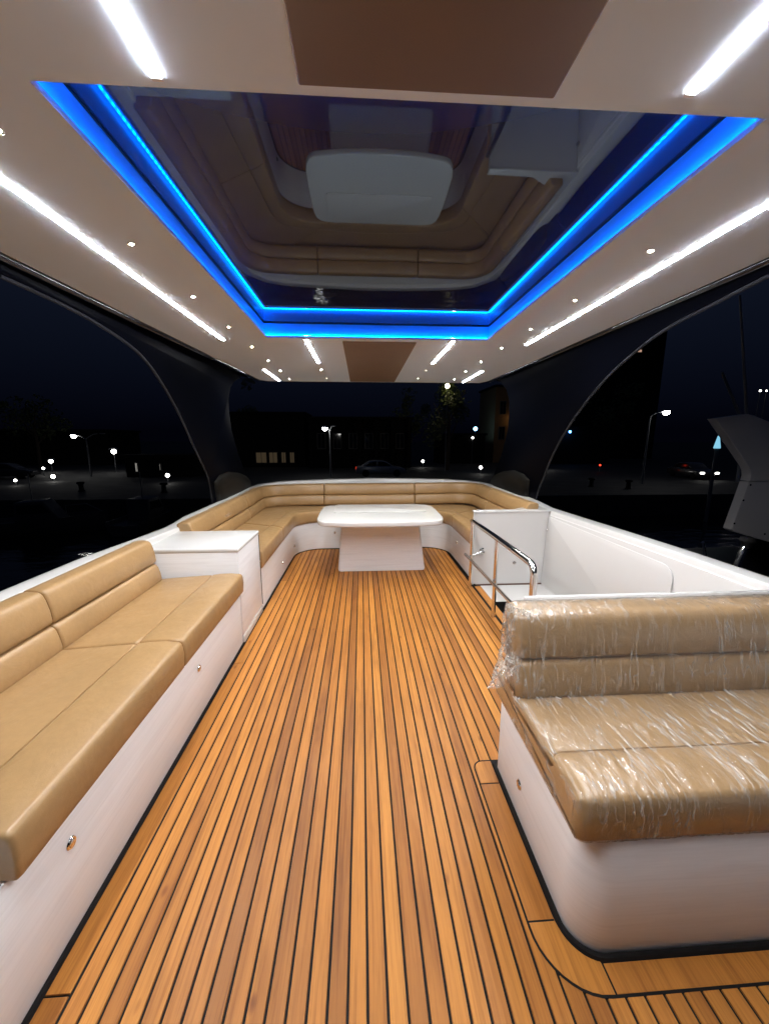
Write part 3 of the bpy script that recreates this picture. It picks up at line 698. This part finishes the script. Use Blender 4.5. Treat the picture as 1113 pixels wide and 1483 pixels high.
LIGHTS = [
    (-0.872, 0.77, 2.672, 'longest white light strip, along the ceiling over the long bench'),
    (1.109, 0.77, 2.679, 'longest white light strip, along the ceiling over the white bulwark and stairwell'),
    (-0.351, 0.07, 0.825, 'short white light strip before the skylight, over the bench side'),
    (0.611, 0.07, 0.801, 'short white light strip before the skylight, over the wrapped seat side'),
    (-0.345, 2.627, 3.38, 'light strip between the brown ceiling panel and the bench side spotlights'),
    (0.601, 2.605, 3.358, 'light strip between the brown ceiling panel and the stairwell side spotlights'),
    (-0.875, 3.712, 4.385, 'light strip at the far ceiling corner on the bench side'),
    (1.129, 3.675, 4.385, 'light strip at the far ceiling corner on the stairwell side')]
def build_strips():
    W = 0.0195
    for x, y0, y1, lab in LIGHTS:
        t = thing('light_strip', (x, (y0 + y1) / 2, ZC), lab, 'light strip', 'linear lights let into the hardtop ceiling')
        for ye in (y0 - 0.004, y1 + 0.004):
            mb = MB(); mb.box(x - W / 2, x + W / 2, ye - 0.0035, ye + 0.0035, ZC - 0.0038, ZC + 0.004, 0.001); mb.build('end_cap', M['alu'], t, smooth=False)
        pr = [(-W / 2, 0.004), (-W / 2, -0.0009), (-W * 0.4, -0.0018), (0, -0.0023), (W * 0.4, -0.0018), (W / 2, -0.0009), (W / 2, 0.004)]
        k = len(pr); v = [(x + u, y, ZC + z) for y in (y0, y1) for u, z in pr]
        obj('diffuser', v, [(j, (j + 1) % k, (j + 1) % k + k, j + k) for j in range(k)] + [tuple(range(k)), tuple(range(k, 2 * k))], M['led'], t)
build_strips()

def build_downlights():
    first = None
    spots = [(-0.738, 0.967 + 0.4676 * i, 'bench') for i in range(8)] + [(0.978, 1.38 + 0.4676 * i, 'stair') for i in range(7)] + [(-0.356, 3.69, 'in'), (-0.356, 4.192, 'in'), (0.598, 3.668, 'in'), (0.598, 4.162, 'in')]
    ordn = ['nearest', 'second', 'third', 'fourth', 'fifth', 'sixth', 'seventh', 'farthest']
    cnt = {'bench': 0, 'stair': 0, 'in': 0}
    inl = ['beside the brown panel and just past the inner light strip, bench side', 'by the far end of the brown panel, bench side', 'beside the brown panel and just past the inner light strip, stairwell side', 'by the far end of the brown panel, stairwell side']
    for x, y, s in spots:
        i = cnt[s]; cnt[s] += 1
        if s == 'bench': lab = '%s ceiling spotlight from the front in the row above the bench side' % ordn[i]
        elif s == 'stair': lab = '%s ceiling spotlight from the front in the row above the stairwell side' % (ordn[i] if i < 6 else 'farthest')
        else: lab = 'ceiling spotlight ' + inl[i]
        if first is None:
            t = thing('downlight', (x, y, ZC), lab, 'spotlight', 'small spotlights set in the hardtop ceiling')
            mb = MB(); mb.lathe([(0.0050, 0.004), (0.0054, -0.002), (0.0085, -0.004), (0.0115, -0.003), (0.012, 0.002)], (x, y, ZC), Vector((0, 0, 1)), 18); mb.build('bezel', M['chrome'], t)
            mb = MB(); mb.lathe([(0.0047, 0.003), (0.0045, -0.001), (0.003, -0.0025), (0.001, -0.003)], (x, y, ZC), Vector((0, 0, 1)), 14); mb.build('lens', M['spot'], t)
            first = t
        else:
            t = copy_tree(first); t.location = (x, y, ZC); t['label'] = lab
build_downlights()

# ------------------------------------------------------------------ black legs carrying the hardtop
def build_leg(sg, x0, k, label):
    t = thing('roof_support', (x0, 4.6, 0.72), label, 'roof support', 'black curved supports that carry the hardtop')
    if sg < 0:
        edge = [(1.574, 1.925), (1.754, 1.926), (1.945, 1.921), (2.136, 1.905), (2.344, 1.876), (2.527, 1.828), (2.758, 1.721), (3.057, 1.538), (3.374, 1.304), (3.727, 1.056), (3.858, 0.93), (4.03, 0.70)]
    else:
        edge = [(1.438, 1.938), (1.674, 1.914), (1.857, 1.896), (2.041, 1.862), (2.276, 1.793), (2.499, 1.708), (2.786, 1.571), (3.102, 1.389), (3.405, 1.179), (3.62, 1.002), (3.765, 0.884), (3.96, 0.70)]
    a = [Vector(p) for p in edge]; sm = []                     # smooth the front edge with a spline
    for i in range(len(a) - 1):
        p0, p1, p2, p3 = a[max(0, i - 1)], a[i], a[i + 1], a[min(len(a) - 1, i + 2)]
        for q in range(4):
            u = q / 4; sm.append(tuple(0.5 * ((2 * p1) + (-p0 + p2) * u + (2 * p0 - 5 * p1 + 4 * p2 - p3) * u * u + (-p0 + 3 * p1 - 3 * p2 + p3) * u ** 3)))
    sm.append(edge[-1])
    pts = [(-1.7, 1.928)] + sm + [(5.30, 0.70), (5.22, 0.80), (4.95, 0.98), (4.62, 1.18), (4.25, 1.45), (4.10, 1.62), (4.02, 1.75), (4.03, 1.86), (4.12, 1.93), (4.25, 1.975), (4.25, 2.06), (-1.7, 2.06)]
    mb = MB(); mb.prism(pts, -0.012, 0.012, 0.005, 2, axis='x')
    v = [(x0 + k * (p[2] - 0.72) + p[0], p[1], p[2]) for p in mb.v]
    obj('fin', v, mb.f, M['black'], t, angle=50)
    mb = MB(); mb.tube([(x0 + k * (z - 0.72), y - 0.004, z - 0.003) for y, z in sm], 0.009, 8); mb.build('lit_edge_line', M['lit_edge'], t)  # added tube; its lighter grey stands for light caught on the edge
    # swollen foot faired into the bulwark cap
    ring = [(3.93, 0.93), (4.05, 0.99), (4.30, 1.01), (4.70, 0.965), (5.05, 0.885), (5.22, 0.82), (5.34, 0.70), (4.6, 0.70), (4.10, 0.70)]
    rings = []; n = len(ring); cy = 4.65
    for w, sc in ((0.0, 1.0), (0.022, 0.975), (0.040, 0.90), (0.050, 0.72), (0.052, 0.4)):
        for y, z in ring:
            yy = cy + (y - cy) * sc; zz = 0.70 + (z - 0.70) * sc
            rings.append((x0 + k * (zz - 0.72) - sg * (0.018 + w), yy, zz))
    f = [(i * n + j, i * n + (j + 1) % n, (i + 1) * n + (j + 1) % n, (i + 1) * n + j) for i in range(4) for j in range(n)] + [tuple(4 * n + j for j in range(n))]
    obj('foot_fairing', rings, f, M['darkgrey'], t, angle=60)
build_leg(-1, -1.54, 0.222, 'black curved roof support rising from the bulwark on the long bench side')
build_leg(1, 1.84, -0.30, 'black curved roof support rising from the bulwark on the stairwell side')

# ------------------------------------------------------------------ harbour at night
ZQ = -2.2
def build_harbour_ground():
    w = mat('night_water', (0.004, 0.006, 0.008), 0.08); k = N(w); k.bump(k.noise(k.coords((0.6, 1.2, 1)), 1.0, 4), 0.5, 0.15)
    struct(obj('water', [(-500, -200, -3.6), (500, -200, -3.6), (500, 26.0, -3.6), (-500, 26.0, -3.6)], [(0, 1, 2, 3)], w, smooth=False))
    q = mat('quay_asphalt', (0.055, 0.055, 0.055), 0.8); k = N(q)
    k.l(k.ramp(k.noise(k.coords((0.5, 1.5, 1)), 1.0, 6, 0.6), [(0.3, (0.014, 0.014, 0.015)), (0.7, (0.05, 0.05, 0.052))]), k.b.inputs['Base Color'])
    struct(obj('quay', [(-500, 24, ZQ), (500, 24, ZQ), (500, 900, ZQ), (-500, 900, ZQ), (-500, 24, -4.0), (500, 24, -4.0)], [(0, 1, 2, 3), (4, 5, 1, 0)], q, smooth=False))
build_harbour_ground()

PAINT = mat('grey_lamp_paint', (0.22, 0.23, 0.25), 0.4, 0.4)
LAMP = m_emit('street_lamp_glow', (1.0, 0.98, 0.93), 55)
SMALL = m_emit('small_lamp_glow', (1.0, 0.97, 0.9), 14)
WARM = m_emit('warm_lamp_glow', (1.0, 0.62, 0.25), 22)
RED = m_emit('red_lamp_glow', (1.0, 0.05, 0.02), 3)
BLUEL = m_emit('blue_lamp_glow', (0.25, 0.6, 1.0), 9)
BARK = mat('bark', (0.05, 0.035, 0.025), 0.9)
LEAF = mat('leaf_green', (0.055, 0.075, 0.02), 0.6)
WALLD = mat('dark_render', (0.016, 0.015, 0.015), 0.9, spec=0.1)
WALLO = mat('ochre_render', (0.34, 0.20, 0.09), 0.85)
WINF = mat('window_frame_paint', (0.12, 0.11, 0.10), 0.6)
DGL = mat('dark_window_glass', (0.01, 0.012, 0.015), 0.08)

def street_lamp(base, head, label, r=0.19, second=True):
    bx, by = base; hx, hy, hz = head
    t = thing('street_lamp', (bx, by, ZQ), label, 'street lamp', 'street lamps along the quay')
    d = Vector((hx - bx, hy - by)); top = hz - 0.55
    mb = MB(); mb.tube([(bx, by, ZQ), (bx, by, ZQ + 1.0), (bx, by, top)], [0.11, 0.085, 0.06], 10)
    mb.build('pole', PAINT, t)
    mb = MB(); mb.tube([(bx, by, top - 0.05)] + [(bx + d.x * (1 - math.cos(a)), by + d.y * (1 - math.cos(a)), top + 0.55 * math.sin(a)) for a in (0.2, 0.5, 0.8, 1.1, 1.4, 1.57)], 0.045, 8)
    if second: mb.tube([(bx, by, top + 0.2), (bx - d.x * 0.3, by, top + 0.6), (bx - d.x * 0.55, by, top + 0.68)], 0.04, 8); mb.box(bx - d.x * 0.75 - 0.25, bx - d.x * 0.75 + 0.25, by - 0.1, by + 0.1, top + 0.66, top + 0.74, 0.03)
    mb.build('arm', PAINT, t)
    mb = MB(); mb.lathe([(0.02, 0.20), (0.16, 0.17), (0.26, 0.09), (0.29, 0.02), (0.28, 0.0)], (hx, hy, hz), Vector((0, 0, 1)), 16); mb.build('head', PAINT, t)
    mb = MB(); mb.lathe([(0.24, 0.01), (0.24, -0.08), (0.19, -0.19), (0.10, -0.26), (0.01, -0.28)], (hx, hy, hz), Vector((0, 0, 1)), 16); mb.build('lens', LAMP, t)
street_lamp((-26.6, 39.6), (-28.69, 41.0, 1.80), 'tall street lamp glowing on the quay beyond the long bench')
street_lamp((-2.95, 37.2), (-3.40, 37.0, 2.47), 'street lamp glowing above the far end of the sofa, left of the parked car')
street_lamp((22.95, 30.2), (24.08, 30.0, 3.56), 'street lamp glowing on the quay beyond the white bulwark and stairwell', second=False)

def pier_lamp(x, y, z, label, r=0.10, m=None, cap=False):
    t = thing('pier_lamp', (x, y, ZQ), label, 'small lamp', 'small lamps scattered along the quay')
    mb = MB(); mb.tube([(x, y, ZQ), (x, y, z - r * 0.8)], [0.05, 0.03], 8); mb.build('post', PAINT, t)
    mb = MB(); mb.lathe([(r * math.sin(a), -r * math.cos(a)) for a in (0.12, 0.5, 0.9, 1.3, 1.6, 2.0, 2.4, 2.8, 3.03)], (x, y, z), Vector((0, 0, 1)), 12); mb.build('globe', m or SMALL, t)
    if cap:
        mb = MB(); mb.lathe([(r * 2.0, r * 0.95), (r * 1.4, r * 1.4), (0.02, r * 1.7)], (x, y, z), Vector((0, 0, 1)), 12); mb.build('cap', PAINT, t)
PL = [(-27.47, 45, .07, .26, 1, 'bright globe lamp to the right of the tall street lamp beyond the bench'), (-34.3, 45, -.98, .20, 1, 'capped globe lamp to the left of the tall street lamp beyond the bench'),
      (-32.1, 41, -1.48, .12, 0, 'faint lamp below the capped globe lamp far left'), (-26.7, 35, -1.77, .15, 0, 'low lamp left of the dark moored launch, below the tall street lamp'),
      (-27.3, 32, -1.80, .10, 0, 'leftmost low lamp on the quay'), (-16.1, 33, -1.55, .15, 0, 'lamp beside the kiosk nearest to the roof support on the bench side'),
      (7.95, 50, -1.39, .17, 0, 'lamp to the right of the parked silver car'), (12.5, 40, -1.51, .17, 0, 'lamp low above the sofa corner on the stairwell side'),
      (16.69, 58, 1.66, .15, 0, 'white lamp under the blue sign light'), (22.16, 45, -.92, .18, 0, 'lamp right beside the roof support on the stairwell side'),
      (42.2, 40, 6.46, .09, 0, 'leftmost of the two high lamps above the neighbouring yacht'), (42.9, 40, 6.46, .07, 0, 'rightmost of the two high lamps above the neighbouring yacht')]
for x, y, z, r, c, lab in PL: pier_lamp(x, y, z, lab, r, cap=bool(c))
pier_lamp(26.75, 42.0, -1.45, 'red lamp on the quay right of the lit white launch', 0.10, RED)
pier_lamp(9.70, 44.6, 7.30, 'yellowish lamp high among the tree leaves under the ceiling edge', 0.24, m_emit('tree_lamp_glow', (1.0, 0.85, 0.5), 30))
pier_lamp(17.64, 60.0, 3.03, 'pale blue lamp above the low hut past the sofa', 0.30, BLUEL)

def rand_leaf_crown(name, c, rad, n, m, parent, seed, size=0.28):
    rnd = random.Random(seed); v = []; f = []
    cl = [(Vector((rnd.gauss(0, .45), rnd.gauss(0, .45), rnd.gauss(0, .42))), rnd.uniform(.28, .5)) for _ in range(11)]
    for _ in range(n):
        q, r = rnd.choice(cl); d = Vector((rnd.gauss(0, 1), rnd.gauss(0, 1), rnd.gauss(0, 1))).normalized() * r * rnd.random() ** 0.4
        p = Vector(c) + Vector(((q.x + d.x) * rad[0], (q.y + d.y) * rad[1], (q.z + d.z) * rad[2]))
        a = Vector((rnd.gauss(0, 1), rnd.gauss(0, 1), rnd.gauss(0, 1))).normalized(); b = a.orthogonal().normalized(); s_ = size * rnd.uniform(.5, 1.2)
        k = len(v); v += [p - a * s_, p + b * s_ * .45, p + a * s_, p - b * s_ * .45]; f.append((k, k + 1, k + 2, k + 3))
    return obj(name, v, f, m, parent, smooth=False)
def tree(x, y, h, rad, label, seed, n=900):
    t = thing('tree', (x, y, ZQ), label, 'tree', 'trees on the far quay')
    rnd = random.Random(seed); mb = MB()
    mb.tube([(x, y, ZQ), (x + .1, y, ZQ + h * .3), (x + .05, y, ZQ + h * .62)], [0.24, 0.18, 0.09], 9)
    for i in range(5):
        a = i * 1.26 + rnd.random(); mb.tube([(x + .08, y, ZQ + h * (.32 + .05 * i)), (x + math.cos(a) * rad * .35, y + math.sin(a) * rad * .35, ZQ + h * (.5 + .05 * i)), (x + math.cos(a) * rad * .7, y + math.sin(a) * rad * .7, ZQ + h * (.62 + .06 * i))], [0.09, 0.06, 0.025], 7)
    mb.build('trunk', BARK, t)
    rand_leaf_crown('crown', (x, y, ZQ + h * .72), (rad, rad, h * .36), n, LEAF, t, seed)
tree(10.3, 46.0, 10.6, 2.7, 'leafy tree lit yellow from inside by a lamp under the ceiling edge', 3, 1500)
tree(6.3, 52.0, 8.0, 2.4, 'dark tree beside the columned building', 5)
tree(-16.5, 54.0, 8.5, 3.0, 'dark tree behind the roof support on the bench side', 8)
tree(-41.0, 52.0, 9.0, 3.4, 'dark tree at the far left of the quay', 11)
tree(38.0, 58.0, 10.5, 3.4, 'dark tree beyond the street lamp on the stairwell side', 14)

def facade(name, x0, x1, y, z1, wm, label, depth=6.0, wins=(), cat='building', lit=None, roof=0.3):
    t = thing(name, ((x0 + x1) / 2, y, ZQ), label, cat)
    mb = MB(); mb.box(x0, x1, y, y + depth, ZQ, z1); mb.build('wall', wm, t, smooth=False)
    mb = MB(); mb.box(x0 - 0.25, x1 + 0.25, y - 0.3, y + depth + .25, z1, z1 + roof, 0.03); mb.build('roof', WALLD, t, smooth=False)
    for (wx0, wx1, wz0, wz1, m) in wins:
        fr = MB(); g = 0.10
        for a in ((wx0, wx0 + g, wz0, wz1), (wx1 - g, wx1, wz0, wz1), (wx0 + g, wx1 - g, wz0, wz0 + g), (wx0 + g, wx1 - g, wz1 - g, wz1)): fr.box(a[0], a[1], y - 0.07, y + 0.02, a[2], a[3])
        fr.box((wx0 + wx1) / 2 - .03, (wx0 + wx1) / 2 + .03, y - 0.05, y + 0.01, wz0 + g, wz1 - g)
        w = fr.build('window', WINF, t, smooth=False)
        p = MB(); p.box(wx0 + g, wx1 - g, y - 0.03, y - 0.015, wz0 + g, wz1 - g); p.build('pane', m, w if False else t, smooth=False)
    return t
litw = m_emit('dim_lit_window', (1.0, 0.72, 0.42), 0.035); litk = m_emit('kiosk_lit_window', (1.0, 0.95, 0.85), 0.5); litt = m_emit('tower_lit_window', (1.0, 0.6, 0.42), 0.55)
facade('low_building', -20.5, -7.4, 52.0, 4.6, WALLD, 'long low building with amber window frames behind the sofa corner', wins=[(-13.9, -12.4, -1.7, -0.2, litw), (-12.2, -11.0, -1.7, -0.2, litw), (-10.6, -9.9, -1.7, -0.2, litw), (-9.5, -8.8, -1.7, -0.2, litw)])
ct = facade('columned_building', -6.6, 6.4, 50.0, 3.9, WALLD, 'dim columned building behind the street lamp and the silver car', wins=[(-5.6 + i * 2.0, -4.5 + i * 2.0, 0.2, 2.2, DGL) for i in range(6)])
for i in range(7):
    mb = MB(); mb.box(-6.45 + i * 2.05, -6.1 + i * 2.05, 49.3, 49.65, ZQ, 3.9, 0.03); mb.build('column', WALLD, ct, smooth=False)
facade('kiosk', -22.6, -16.2, 38.5, -0.35, WALLD, 'low kiosk with two narrow lit openings on the quay', 3.0, wins=[(-21.75, -21.4, -1.75, -0.75, litk), (-19.5, -19.2, -1.6, -0.85, litk)], cat='kiosk')
facade('ochre_building', 20.6, 25.0, 60.0, 9.3, WALLO, 'ochre building front lit orange beside the roof support', 8.0, wins=[(21.3, 22.3, 5.2, 7.2, DGL), (23.0, 24.0, 5.2, 7.2, DGL), (21.3, 22.3, 1.4, 3.4, DGL), (23.0, 24.0, 1.4, 3.4, DGL)])
facade('tower_block', 44.0, 56.0, 72.0, 26.0, WALLD, 'tall dark block with one row of pinkish lit windows', 10.0, wins=[(46.6, 48.4, 16.9, 17.7, litt), (49.0, 49.9, 17.0, 17.8, litt), (50.7, 51.6, 17.1, 17.7, litt)])
facade('dark_warehouse', 26.5, 37.0, 56.0, 3.0, WALLD, 'dark warehouse whose wall glows blue under its lamp', 8.0, cat='warehouse')
facade('low_hut', 11.6, 18.6, 58.0, 2.0, WALLD, 'low dark hut past the corner of the sofa', 4.0, cat='hut')
facade('far_shed', -60.0, -36.0, 58.0, 2.5, WALLD, 'long dark shed at the far left of the quay', 8.0, cat='shed')

def wall_lamp(x, y, z, m, label, r=0.12):
    t = thing('wall_lamp', (x, y, z), label, 'wall lamp')
    mb = MB(); mb.box(x - r, x + r, y - 0.28, y + 0.45, z + r, z + r + 0.06, 0.01); mb.build('hood', PAINT, t)
    mb = MB(); mb.lathe([(r * .4, r), (r, r * .5), (r, -r * .5), (r * .4, -r), (0.01, -r)], (x, y - 0.1, z), Vector((0, 0, 1)), 10); mb.build('lens', m, t)
wall_lamp(23.4, 59.3, 4.6, WARM, 'orange wall lamp on the ochre building', 0.10)
wall_lamp(30.2, 55.4, 2.5, m_emit('deep_blue_glow', (0.08, 0.35, 1.0), 14), 'blue wall lamp on the dark warehouse', 0.16)

# lit niche of a far blue-white light beside the neighbouring yacht
def light_beacon():
    t = thing('pontoon_light', (21.1, 22.0, -3.6), 'pale blue tapering light column just left of the neighbouring yacht', 'dock light')
    mb = MB(); mb.tube([(21.1, 22.0, -3.7), (21.1, 22.0, 0.85)], 0.10, 8); mb.build('post', PAINT, t)
    mb = MB(); mb.lathe([(0.16, 0.0), (0.17, 0.05), (0.05, 0.72), (0.03, 0.74)], (21.1, 22.0, 0.85), Vector((0, 0, 1)), 12); mb.build('lens', m_emit('pale_blue_glow', (0.30, 0.75, 1.0), 0.75), t)
light_beacon()

# ------------------------------------------------------------------ cars on the quay
def car(loc, rz, paint, label, lit_front=False, lit_rear=False):
    t = thing('parked_car', loc, label, 'car', 'cars parked along the quay')
    RT = Matrix.Rotation(rz, 3, 'Z'); L0 = Vector(loc)
    def put(mb, name, m, par=None, angle=40):
        vv = [RT @ Vector(p) + L0 for p in mb.v]
        if par is None: return obj(name, vv, mb.f, m, t, True, angle)
        o = obj(name, [q for q in vv], mb.f, m, t, True, angle); o.parent = par; o.location = (0, 0, 0)
        return o
    side = [(-2.25, .32), (-2.28, .55), (-2.22, .84), (-1.75, .92), (-1.10, .95), (1.0, .93), (1.75, .84), (2.2, .68), (2.28, .45), (2.22, .28), (1.75, .25), (-1.75, .25)]
    mb = MB(); mb.prism(side, -0.86, 0.86, 0.07, 3, axis='y'); put(mb, 'body', paint)
    cab = [(-1.80, .90), (-1.15, 1.36), (-0.6, 1.45), (0.15, 1.44), (0.55, 1.33), (1.15, .92)]
    mb = MB(); mb.prism(cab, -0.72, 0.72, 0.08, 3, axis='y'); put(mb, 'cabin', paint)
    for s in (-1, 1):
        mb = MB(); mb.prism([(-1.42, .96), (-1.0, 1.29), (-0.55, 1.36), (-0.38, 1.36), (-0.38, .96)], s * 0.725 - .004, s * 0.725 + .004, 0, axis='y')
        mb.prism([(-0.30, .96), (-0.30, 1.36), (0.12, 1.35), (0.46, 1.26), (0.90, .96)], s * 0.725 - .004, s * 0.725 + .004, 0, axis='y'); put(mb, 'side_window', DGL)
        for x in (-1.38, 1.42):
            mb = MB(); mb.lathe([(0.20, -0.10), (0.30, -0.10), (0.325, -0.07), (0.325, 0.07), (0.30, 0.10), (0.20, 0.10)], (x, s * 0.78, 0.325), Vector((0, 1, 0)), 20); put(mb, 'wheel', M['caulk'])
        mb = MB(); mb.box(2.19, 2.30, s * 0.62 - .17, s * 0.62 + .17, .56, .70, 0.03); put(mb, 'headlight', m_emit('headlight_glow', (1, .97, .9), 12) if lit_front else DGL)
        mb = MB(); mb.box(-2.30, -2.2, s * 0.62 - .17, s * 0.62 + .17, .66, .82, 0.03); put(mb, 'tail_light', m_emit('tail_light_glow', (1, .06, .02), 0.45) if lit_rear else mat('tail_light_red', (.3, .01, .01), .3))
    return t
SILVER = mat('silver_car_paint', (0.42, 0.43, 0.45), 0.25, 0.5, coat=0.5); DARKP = mat('dark_car_paint', (0.03, 0.03, 0.035), 0.25, 0.2, coat=0.5)
car((1.75, 35.6, ZQ + 0.27), 0.0, SILVER, 'silver car with red tail lights parked beyond the table and sofa', lit_rear=True)
car((31.2, 34.8, ZQ), math.radians(-97), DARKP, 'dark car with both headlights on, left of the neighbouring yacht', lit_front=True)
car((-33.0, 38.0, ZQ), 0.2, DARKP, 'dark unlit car on the quay at the far left')

# ------------------------------------------------------------------ small craft along the quay
def launch(x, y, L, rz, m, label):
    t = thing('small_boat', (x, y, -3.6), label, 'boat', 'small boats moored along the quay')
    RT = Matrix.Rotation(rz, 3, 'Z'); n = 9; v = []; f = []
    sec = lambda w, h: [(0, -0.3), (w * .55, -0.12), (w * .9, .35), (w, h), (w * .92, h), (w * .85, h - .18), (0, h - .2)]
    for i in range(n):
        u = i / (n - 1); w = 0.95 * (1 - max(0, (u - .45) / .55) ** 2.2) + .015; h = .75 + .3 * u * u
        pr = sec(w, h); pr = pr + [(-a, b) for a, b in pr[-2:0:-1]]
        k = len(pr); v += [RT @ Vector(((u - .5) * L, a, b)) + Vector((x, y, -3.6)) for a, b in pr]
    for i in range(n - 1):
        for j in range(k): f.append((i * k + j, i * k + (j + 1) % k, (i + 1) * k + (j + 1) % k, (i + 1) * k + j))
    f += [tuple(range(k)), tuple((n - 1) * k + j for j in range(k))]
    obj('hull', v, f, m, t)
    mb = MB(); mb.prism([(-L * .22, .6), (-L * .2, 1.75), (L * .02, 1.8), (L * .14, .75)], -0.62, 0.62, .06, 3, axis='y')
    obj('cabin', [RT @ Vector(p) + Vector((x, y, -3.6)) for p in mb.v], mb.f, m, t)
    mb = MB()
    for s in (-1, 1): mb.prism([(-L * .19, 1.15), (-L * .18, 1.6), (L * .01, 1.62), (L * .07, 1.15)], s * .625 - .004, s * .625 + .004, 0, axis='y')
    obj('cabin_window', [RT @ Vector(p) + Vector((x, y, -3.6)) for p in mb.v], mb.f, DGL, t, False)
    mb = MB(); mb.tube([(-L * .1, 0, 1.75), (-L * .1, 0, 3.2)], .025, 6); mb.tube([(L * .47, 0, .95), (L * .3, .5, 1.4), (L * .1, .85, 1.3), (L * .1, .85, .85)], .018, 6)
    obj('mast', [RT @ Vector(p) + Vector((x, y, -3.6)) for p in mb.v], mb.f, PAINT, t)
WB = mat('white_boat_paint', (0.7, 0.7, 0.7), 0.3); DB = mat('dark_boat_paint', (0.05, 0.05, 0.06), 0.4)
launch(-17.0, 21.5, 5.5, 0.3, DB, 'dark moored launch below the tall street lamp beyond the bench')
launch(-12.2, 22.5, 4.6, 1.5, DB, 'dark moored launch below the kiosk')
launch(20.0, 39.0, 0.1 + 4.6, 0.1, WB, 'white launch lying on the quay edge beside the roof support') if False else None
for i, (x, y, lab) in enumerate([(19.5, 27.0, 'dark bollard nearest the street lamp, on its left'), (17.6, 28.5, 'dark bollard left of the one nearest the street lamp'), (-13.5, 27.0, 'dark bollard on the quay right of the moored launches'), (-19.6, 28.0, 'dark bollard on the quay left of the kiosk')]):
    t = thing('bollard', (x, y, ZQ), lab, 'bollard', 'bollards along the quay edge')
    mb = MB(); mb.lathe([(0.24, 0), (0.2, 0.04), (0.15, 0.12), (0.14, 0.48), (0.24, 0.55), (0.25, 0.62), (0.2, 0.68), (0.02, 0.7)], (x, y, ZQ), n=16); mb.build('bollard_post', M['caulk'], t)

# ------------------------------------------------------------------ neighbouring yacht
def neighbour():
    t = thing('neighbouring_yacht', (6.2, 5.2, -3.6), 'white neighbouring yacht whose angled upper wing rises past the bulwark', 'yacht')
    NW = m_gelcoat('neighbour_gelcoat', (0.90, 0.84, 0.80), 0.35)
    up = [(4.715, 1.63)] + [(5.16, 1.69), (5.26, 1.67), (5.60, 1.55), (9.5, 1.45), (9.5, 0.788), (5.345, 0.788), (5.352, 0.86), (5.335, 0.93), (5.29, 1.0)]
    mb = MB(); mb.prism(up, 5.0, 5.14, 0.012, 3, axis='y'); mb.build('upper_wing', NW, t)
    lo = [(5.343, 0.776), (9.5, 0.776), (9.5, -0.75), (5.80, -0.085), (5.25, 0.07), (5.205, 0.10)]
    mb = MB(); mb.prism(lo, 5.004, 5.14, 0.010, 3, axis='y'); mb.build('lower_wing', NW, t)
    for x, z in ((5.375, 0.735), (5.31, 0.52), (5.235, 0.19), (5.72, 0.03), (5.9, 0.735), (6.4, 0.735), (5.62, 0.40)):
        if (x, z) == (5.62, 0.40): continue
        mb = MB(); mb.lathe([(0.014, 0), (0.013, 0.004), (0.001, 0.006)], (x, 5.004, z), Vector((0, -1, 0)), 10); mb.build('screw', M['caulk'], t)
    mb = MB(); mb.prism([(4.0, -3.9), (4.2, -1.4), (15, -1.2), (15, -3.9)], 3.0, 9.0, 0.15, 3, axis='y'); mb.build('hull', mat('neighbour_hull', (0.004, 0.004, 0.006), 0.4, spec=0.1), t)
    mb = MB(); mb.box(9.3, 16, 5.2, 8.6, -1.3, 0.75, 0.1, 3); mb.build('deckhouse', mat('neighbour_glass', (0.004, 0.004, 0.005), 0.3, spec=0.1), t)
    mb = MB(); mb.tube([(5.48, 5.3, 0.75), (5.45, 5.3, 1.7), (5.07, 5.3, 3.25)], [0.022, 0.02, 0.012], 8); mb.build('whip_antenna', PAINT, t)
    mb = MB(); mb.tube([(5.40, 5.3, 1.60), (4.985, 5.3, 2.27)], [0.022, 0.016], 8); mb.build('short_antenna', PAINT, t)
neighbour()
for i, (pts, r, lab) in enumerate([(([(2.62, 2.62, -1.6), (2.74, 2.62, 0.10), (2.83, 2.60, 0.56), (2.845, 2.60, 0.59)]), 0.024, 'slanting steel pole with a black cap rising beyond the bulwark'),
                                   (([(2.66, 2.68, -1.6), (2.60, 2.66, 0.30), (2.55, 2.62, 0.52), (2.50, 2.60, 0.61)]), 0.010, 'thin curved steel rod beyond the bulwark, left of the slanting pole')]):
    t = thing('stanchion', pts[0], lab, 'pole')
    mb = MB(); mb.tube(pts, r, 10); mb.build('rod', M['chrome'], t)
    if i == 0:
        mb = MB(); mb.lathe([(0.03, -0.03), (0.034, 0.0), (0.05, 0.02), (0.045, 0.05), (0.01, 0.06)], pts[-1], Vector((0.1, 0, 1)), 12); mb.build('cap', M['caulk'], t)

# the rest of the yacht under the flybridge deck
def own_hull():
    t = thing('yacht_hull', (0.15, 2, -3.6), 'white superstructure of the yacht under the flybridge deck', 'yacht')
    mb = MB(); mb.prism([(-1.50, -4.0), (1.84, -4.0), (1.84, 5.5), (1.45, 5.72), (-1.15, 5.72), (-1.50, 5.5)], -3.0, -1.02, 0.05, 3); mb.build('superstructure', M['gel'], t)
    mb = MB(); mb.prism([(-2.2, -6.0), (2.55, -6.0), (2.55, 8.0), (-2.2, 8.0)], -4.2, -1.7, 0.12, 3); mb.build('hull', M['gel'], t)
own_hull()
